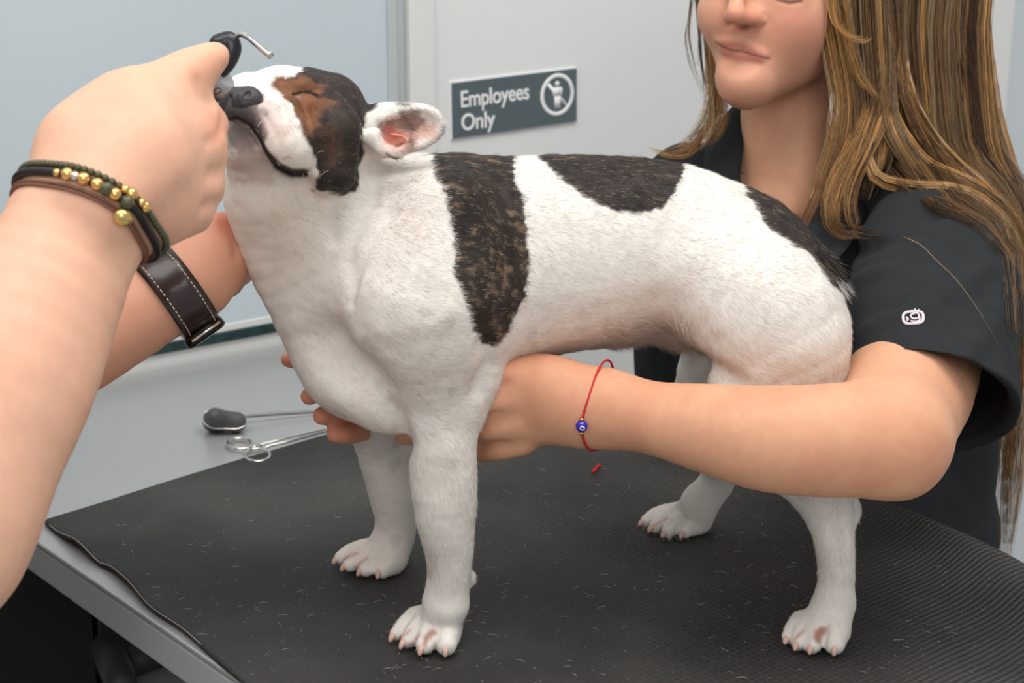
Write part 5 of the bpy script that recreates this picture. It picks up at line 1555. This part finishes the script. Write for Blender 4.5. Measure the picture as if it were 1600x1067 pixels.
Qb = np.stack([idx[:, 0], idx[:, 0] + nn, i2[:, 0] + nn, i2[:, 0]], 1); Qc = np.stack([idx[:, -1], i2[:, -1], i2[:, -1] + nn, idx[:, -1] + nn], 1)
watch = link('wristwatch', mesh_np('wristwatch', np.vstack([So.reshape(-1, 3), Si.reshape(-1, 3)]), np.concatenate([Qa[:, ::-1], Qa + nn, Qb[:, ::-1], Qc[:, ::-1]])), m_strap, man, 'dark brown leather strap with cream stitching')
pp = []
for col in (1, 7):
    line = So[:, col] * .85 + So[:, col + (1 if col == 1 else -1)] * .15
    L_ = np.vstack([line, line[:1]])
    sg = np.concatenate([[0], np.cumsum(np.linalg.norm(np.diff(L_, axis=0), axis=1))]); tot = sg[-1]
    ndash = int(tot / .0034)
    for k in range(ndash):
        ss = np.linspace(k / ndash * tot, (k + .62) / ndash * tot, 4)
        pts_ = np.stack([np.interp(ss, sg, L_[:, a]) for a in range(3)], 1)
        pts_ = pts_ + (pts_ - c2_ - ax2 * ((pts_ - c2_) @ ax2)[:, None]) * .006
        pp.append(tube_np(pts_, .00042, 4))
Vb, fb = merge(pp)
link('stitching', mesh_np('stitching', Vb, fb), m_stitch, watch)
# case, on the underside of the wrist
xx, yy = proj(So[:, 4]); vw = np.array([abs(float(nrm(rows[4][1][i]) @ nrm(So[i, 4] - CAM))) for i in range(len(xx))]); k = int(np.argmin(vw * 60 + np.hypot(xx - 318, yy - 500)))
pc_ = So[k, 4]; nd = nrm(rows[4][1][k]); td = np.cross(ax2, nd)
ring_ = lambda r, h: [pc_ + nd * h + ax2 * r * math.cos(t) + td * r * math.sin(t) for t in np.linspace(0, 2 * math.pi, 40, endpoint=False)]
def disc(name, prof, mt, lab=None):
    n = 40; V = np.vstack([ring_(r, h) for r, h in prof]); V = np.vstack([V, pc_ + nd * prof[0][1], pc_ + nd * prof[-1][1]])
    i = np.arange(n); j = (i + 1) % n; f = [np.concatenate([np.stack([a * n + i, a * n + j, (a + 1) * n + j, (a + 1) * n + i], 1) for a in range(len(prof) - 1)])]
    c0, c1 = len(V) - 2, len(V) - 1
    f.append(np.concatenate([np.stack([np.full(n, c0), j, i], 1), np.stack([np.full(n, c1), (len(prof) - 1) * n + i, (len(prof) - 1) * n + j], 1)]))
    return link(name, mesh_np(name, V, f, smooth=False), mt, watch, lab)
m_case = mat('dark_watch_case', srgb(52, 48, 46), .3, metal=.8)
disc('watch_case', [(.0135, -.003), (.0150, -.0015), (.0152, .0032), (.0136, .0046)], m_case, 'dark metal case')
disc('watch_dial', [(.0125, .0044), (.0125, .0050)], mat('watch_glass', srgb(20, 20, 24), .05, spec=.8), 'dark glass dial')
for s_ in (-1, 1):
    a_ = pc_ + td * .0145 * s_ + nd * .0012
    tube('buckle', [a_ - ax2 * .0112, a_ + ax2 * .0112], .0012, m_chrome, watch, 8, label='bright strap lug bar')

# ------------------------------------------------------------------ the otoscope in the near hand
oto = empty('otoscope', tuple(q3(350, 100, .985)), 'black and grey otoscope with a bent metal tip, held at the dog\'s nose', 'otoscope')
m_blk = mat('black_plastic', srgb(26, 26, 34), .3, spec=.55)
m_grey = mat('grey_satin_grip', srgb(168, 168, 170), .35, metal=.4)
OF = Field()
def och(n, k=.004, op='u', sq=None): ch(n, k, None, sq, op, OF)
och([(344, 68, .985, 13), (358, 62, .985, 13), (364, 76, .985, 12), (358, 96, .985, 11), (350, 108, .985, 10)])
och([(342, 70, .987, 15), (358, 72, .986, 15), (356, 88, .986, 13), (346, 110, .987, 8)])
OF.wchain([(q3(330, 60, .972), .002), (q3(352, 44, .972), .002)], .002, 's')
V, Q = OF.mesh(.0006, 1)
link('viewing_head', mesh_np('viewing_head', V, Q), m_blk, oto)
tube('metal_tip', catmull([q3(366, 60, .984), q3(374, 54, .982), q3(385, 56, .978), q3(398, 66, .974), q3(412, 78, .97), q3(423, 87, .967)], 26), np.linspace(.0016, .0021, 26), m_chrome, oto, 12, label='bent bright metal tip')
A_ = q3(346, 116, .985); B_ = q3(296, 165, .995)
gax = nrm(B_ - A_)
cyl = lambda t0, t1, r, s=32: tube_np([A_ + gax * t0, A_ + gax * (t0 + .0001), A_ + gax * (t1 - .0001), A_ + gax * t1], [r * .93, r, r, r * .93], s)
V, fl = cyl(.0, .011, .0098); link('dial_ring', mesh_np('dial_ring', V, fl), m_grey, oto, 'grey graduated ring')
V, fl = cyl(.0115, .075, .0102); link('handle', mesh_np('handle', V, fl), m_grey, oto, 'grey cylindrical grip')
V, fl = cyl(.0105, .012, .0107); link('seam_ring', mesh_np('seam_ring', V, fl), m_blk, oto, 'thin black seam ring')
# circular marks on the dial ring
pp = []
side = nrm(np.cross(gax, CAM - A_)); outv = nrm(np.cross(side, gax))
for k, (ph, rr0) in enumerate(((-.55, .0020), (-.02, .0020), (.42, .0011), (.80, .0008))):
    pts_ = []
    for t in np.linspace(0, 2 * math.pi, 18, endpoint=False):
        an = ph + rr0 / .0098 * math.cos(t) * .9; h = .0055 + rr0 * 1.15 * math.sin(t)
        pts_.append(A_ + gax * h + (side * math.sin(an) + outv * math.cos(an)) * .0100)
    pp.append(tube_np(pts_, .00022, 5, True))
V, fl = merge(pp); link('dial_marks', mesh_np('dial_marks', V, fl), m_blk, oto, 'dark ring-shaped marks')
